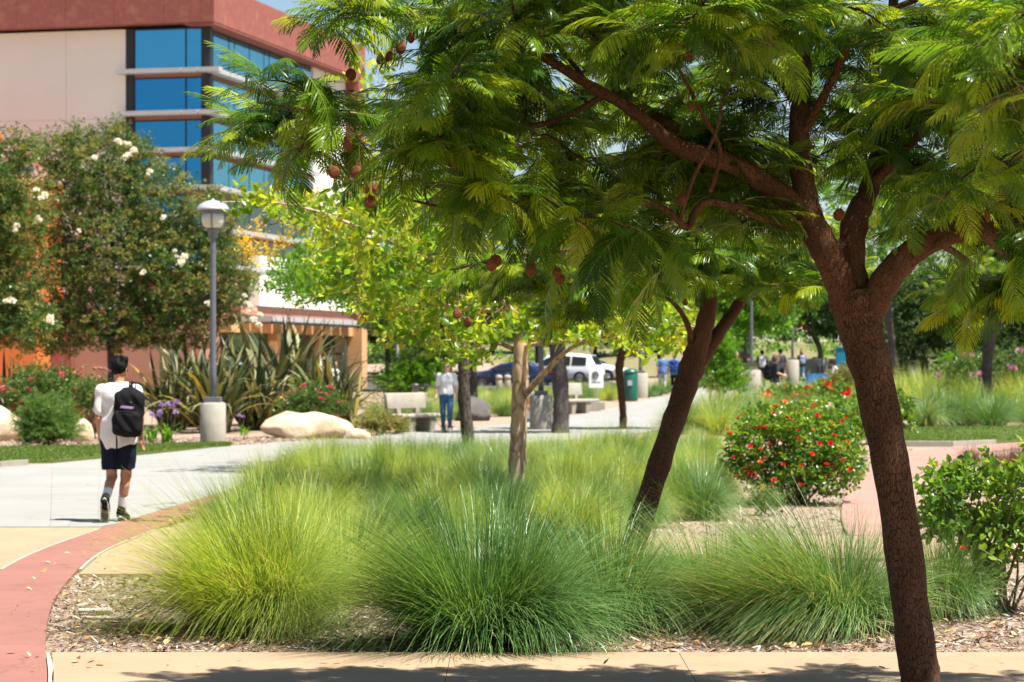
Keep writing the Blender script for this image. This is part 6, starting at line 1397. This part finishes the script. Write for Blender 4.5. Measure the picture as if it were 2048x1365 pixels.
# the walking man in the left foreground, seen from behind
mp = gp(238, 1049); mz = 0.0
MP = dict(head=(.0,.03,1.595), turn=-.42, neck=(-.008,0,1.435), sh=((-.178,0,1.365),(.172,.0,1.365)), el=((-.205,-.03,1.08),(.215,.05,1.09)), wr=((-.192,.02,.845),(.205,.16,.87)), hip=((-.098,0,.90),(.098,0,.90)), kn=((-.085,.06,.47),(.065,.05,.485)), an=((-.105,-.22,.235),(.012,.09,.095)), toe=((-.112,-.155,.035),(.035,.255,.03)))
man = person('walking man seen from behind in white t-shirt, dark shorts and white socks', mp+Vector((0,0,.03)), 0, 'white', 'navy', 'tan', 'black', MP, True, 'short', 'short', .0085, 1.0, 'shoe', 'sock', hem=((.24,0,-1), (0,0,.78)))
for i, (an, toe) in enumerate(zip(MP['an'], MP['toe'])):     # pale rubber edge and brown sole of the shoes
    a, b = np.array(an), np.array(toe); d = b-a; d = d/np.linalg.norm(d); up = np.array((0,-1,.28)) if i == 0 else np.array((0,0,1.)); up = up-d*(up@d); up /= np.linalg.norm(up); sd = np.cross(d, up)
    L_ = np.linalg.norm(b-a); c = (a+b)/2+d*.008-(-up if i == 0 else up)*(-.0 if i == 0 else .062)
    if i == 0: c = (a+b)/2+up*.052+d*.005
    for nm, hw_, e0, th, m_ in (('shoe_rim', .050, 0, .014, 'rim'), ('sole', .041, .016, .006, 'sole')):
        V = []; nn = 20; sg = up if i == 0 else -up
        for k in range(nn):
            an_ = 6.2832*k/nn; x = math.cos(an_); y = math.sin(an_); V.append(c+d*(abs(x)**.7*(1 if x > 0 else -1)*(L_/2+.055-e0*.6))+sd*(y*hw_*(1-.12*(x < 0)))+sg*(e0*.5))
        V2 = [v+sg*th for v in V]; MB().add(V+V2, [(k,(k+1)%nn,nn+(k+1)%nn,nn+k) for k in range(nn)]+[tuple(range(nn-1,-1,-1)), tuple(range(nn,2*nn))]).obj(nm, CLM[m_], man)
def badge(t, L):
    V = [tuple(L(x,-.166-.0,z)) for x,z in ((-.055,.055),(.055,.055),(.055,.095),(-.055,.095))]
    cu = bpy.data.curves.new('logo', 'FONT'); cu.body = 'JANSPORT'; cu.size = .03; cu.align_x = 'CENTER'; cu.extrude = .001; tmp = bpy.data.objects.new('logo', cu); me = bpy.data.meshes.new_from_object(tmp); bpy.data.objects.remove(tmp)
    b = MB(); b.add([tuple(L(x,y,z)) for y in (-.108,-.112) for x,z in ((-.052,.050),(.052,.050),(.052,.082),(-.052,.082))], [(0,1,2,3),(7,6,5,4),(0,4,5,1),(1,5,6,2),(2,6,7,3),(3,7,4,0)]); pt = b.obj('patch', surf('patch_blue', (0.16,0.13,0.42), (0.14,0.11,0.36), .6, 20), t)
    o = obj('lettering', me, pt); me.materials.clear(); me.materials.append(surf('patch_pink', (0.80,0.55,0.58), (0.78,0.5,0.55), .6, 20)); p = L(0,-.114,.058); o.location = p; o.rotation_euler = (math.pi/2, .10, 0)
bag, LB_ = pack(mp+Vector((0,0,.03)), 0, 'black backpack hung on the right shoulder of the walking man', 'black', (.135,-.225,1.135), (.155,.10,.24), .10, (), 1.0, 'backpack', badge, .009)
MB().tube(smooth_path([tuple(LB_(.03,.06,.22)), (.145,-.10,1.43), (.145,.02,1.455), (.15,.12,1.36), (.17,.13,1.2), (.2,.02,1.02), tuple(LB_(.10,.06,-.18))], 4), .017, 6).obj('shoulder_strap', CLM['black'], bag)
MB().tube(smooth_path([tuple(LB_(-.12,.04,-.12)), (.0,-.16,.95), (.002,-.165,.85), (.0,-.165,.72)], 4), .008, 5).obj('hanging_strap', CLM['black'], bag)

# woman in jeans coming along the walk
WALK = dict(kn=((-.09,.10,.50),(.09,.02,.49)), an=((-.09,.14,.10),(.09,-.16,.13)), toe=((-.11,.32,.05),(.10,.0,.03)), wr=((-.25,-.02,.87),(.25,.10,.88)))
wp = gp(893, 868)
person('woman in white top, blue jeans and sunglasses walking toward the camera', wp+Vector((0,0,.03)), math.radians(178), 'white', 'denim', 'fair', 'blond', WALK, False, 'short', 'long', .012, .97, 'rim', None, .93, True, True)
def far_person(label, px, d, rz, *a, **k): return person(label, on_ground(px, d)+Vector((0,0,.03)), math.radians(rz), *a, h=k.pop('h', .015), group='people on the far walk', **k)
far_person('person with dark hair and white top, mostly hidden behind the flax', 666, 66, 240, 'white', 'black', 'fair', 'black', WALK, hairstyle='long', female=True)
far_person('man in blue shirt and dark trousers with a blue backpack, left of the leaning trunk', 1349, 100, -8, 'blue', 'black', 'fair', 'brown', WALK)
pack(on_ground(1349, 100)+Vector((0,0,.03)), math.radians(-8), 'blue backpack on the man beside the leaning trunk', 'backblue', (0,-.2,1.2), (.16,.09,.24))
far_person('person in blue shirt half hidden behind the man with the blue backpack', 1325, 104, 10, 'blue', 'greytrouser', 'fair', 'brown', WALK)
far_person('bald man in black polo shirt and black shorts', 1473, 100, 170, 'black', 'black', 'fair', 'black', dict(WALK, el=((-.225,-.02,1.11),(.24,.04,1.10)), wr=((-.225,.06,.87),(.16,.22,1.12))), shorts=True, bald=True, scale=1.03)
far_person('person in dark shirt with a pale grey backpack on the far plaza', 1524, 117, 0, 'charcoal', 'navy', 'mid', 'black', dict(WALK, el=((-.26,0,1.12),(.26,0,1.12)), wr=((-.33,.08,.95),(.33,.08,1.0))), scale=1.02)
pack(on_ground(1524, 117)+Vector((0,0,.03)), 0, 'pale grey backpack on the person in the far plaza', 'packgrey', (0,-.2,1.2), (.16,.09,.24))
far_person('tall person in a dark shirt behind the long-haired woman', 1561, 113, 5, 'charcoal', 'black', 'mid', 'black', WALK, scale=1.06)
wd = dict(head=(0,.06,1.575), turn=0, el=((-.22,.02,1.12),(.22,.02,1.12)), wr=((-.12,.24,1.06),(.12,.24,1.06)))
far_person('woman with long reddish hair, dark t-shirt and sunglasses looking down at her hands', 1549, 77, 285, 'charcoal', 'greytrouser', 'fair', 'brown', wd, hairstyle='long', female=True, glasses=True, h=.012, scale=1.05)
pack(on_ground(1549, 77)+Vector((0,0,.03)), math.radians(285), 'black backpack on the woman with long reddish hair', 'black', (0,-.2,1.15), (.15,.09,.23), scale=1.05)
far_person('woman in pale blue jeans with a lilac backpack walking away', 1603, 131, 10, 'charcoal', 'pale_denim', 'fair', 'brown', WALK, hairstyle='long', female=True, sleeve='long')
pack(on_ground(1603, 131)+Vector((0,0,.03)), math.radians(10), 'lilac patterned backpack on the woman in pale jeans', 'lilac', (0,-.2,1.2), (.15,.09,.22))
SIT = dict(head=(0,.18,1.18), neck=(0,.08,1.02), sh=((-.175,.05,.97),(.175,.05,.97)), el=((-.22,.18,.72),(.22,.18,.72)), wr=((-.12,.42,.72),(.12,.42,.72)), hip=((-.09,-.05,.52),(.09,-.05,.52)), kn=((-.10,.38,.50),(.10,.38,.50)), an=((-.10,.36,.09),(.10,.36,.09)), toe=((-.11,.52,.03),(.11,.52,.03)))
st_ = person('person in pale shirt sitting bent forward at the blue table', on_ground(1672, 110)+Vector((0,0,.03)), math.radians(80), None, 'black', 'mid', 'black', SIT, h=.015, group='people on the far walk')
g = Field((-.35,-.25,.4), (.35,.35,1.2), .016); g.ell((0,.05,.85), (.19,.14,.22), .04); g.ell((0,-.02,.62), (.17,.14,.16), .04); [g.cap((s*.175,.05,.97), (s*.21,.16,.76), .068, .058, .02) for s in (-1,1)]; obj('shirt', g.mesh('shirt', CLM['pale']), st_)
t = thing('folding_chair', 'dark folding chair under the person in the pale shirt', 'chair', on_ground(1672, 110)+Vector((0,0,.03)), math.radians(80)); MB().box((-.22,-.24,.36),(.22,.2,.40),0,.01).obj('seat', M['black'], t); MB().box((-.22,-.29,.5),(.22,-.25,.9),0,.01).obj('backrest', M['black'], t)
for x in (-.2,.2):
    for y in (-.22,.18): MB().tube([(x,y*1.1,0),(x,y,.36)], .014, 6).obj('leg', M['black'], t)
    MB().tube([(x,-.22,.4),(x,-.27,.55)], .014, 6).obj('back_post', M['black'], t)
far_person('person in white vest and black shorts half hidden by the thick trunk', 1700, 84, 95, 'white', 'black', 'fair', 'brown', dict(WALK, wr=((-.23,.05,.87),(.23,.02,.86))), shorts=True, tank=True, h=.013)
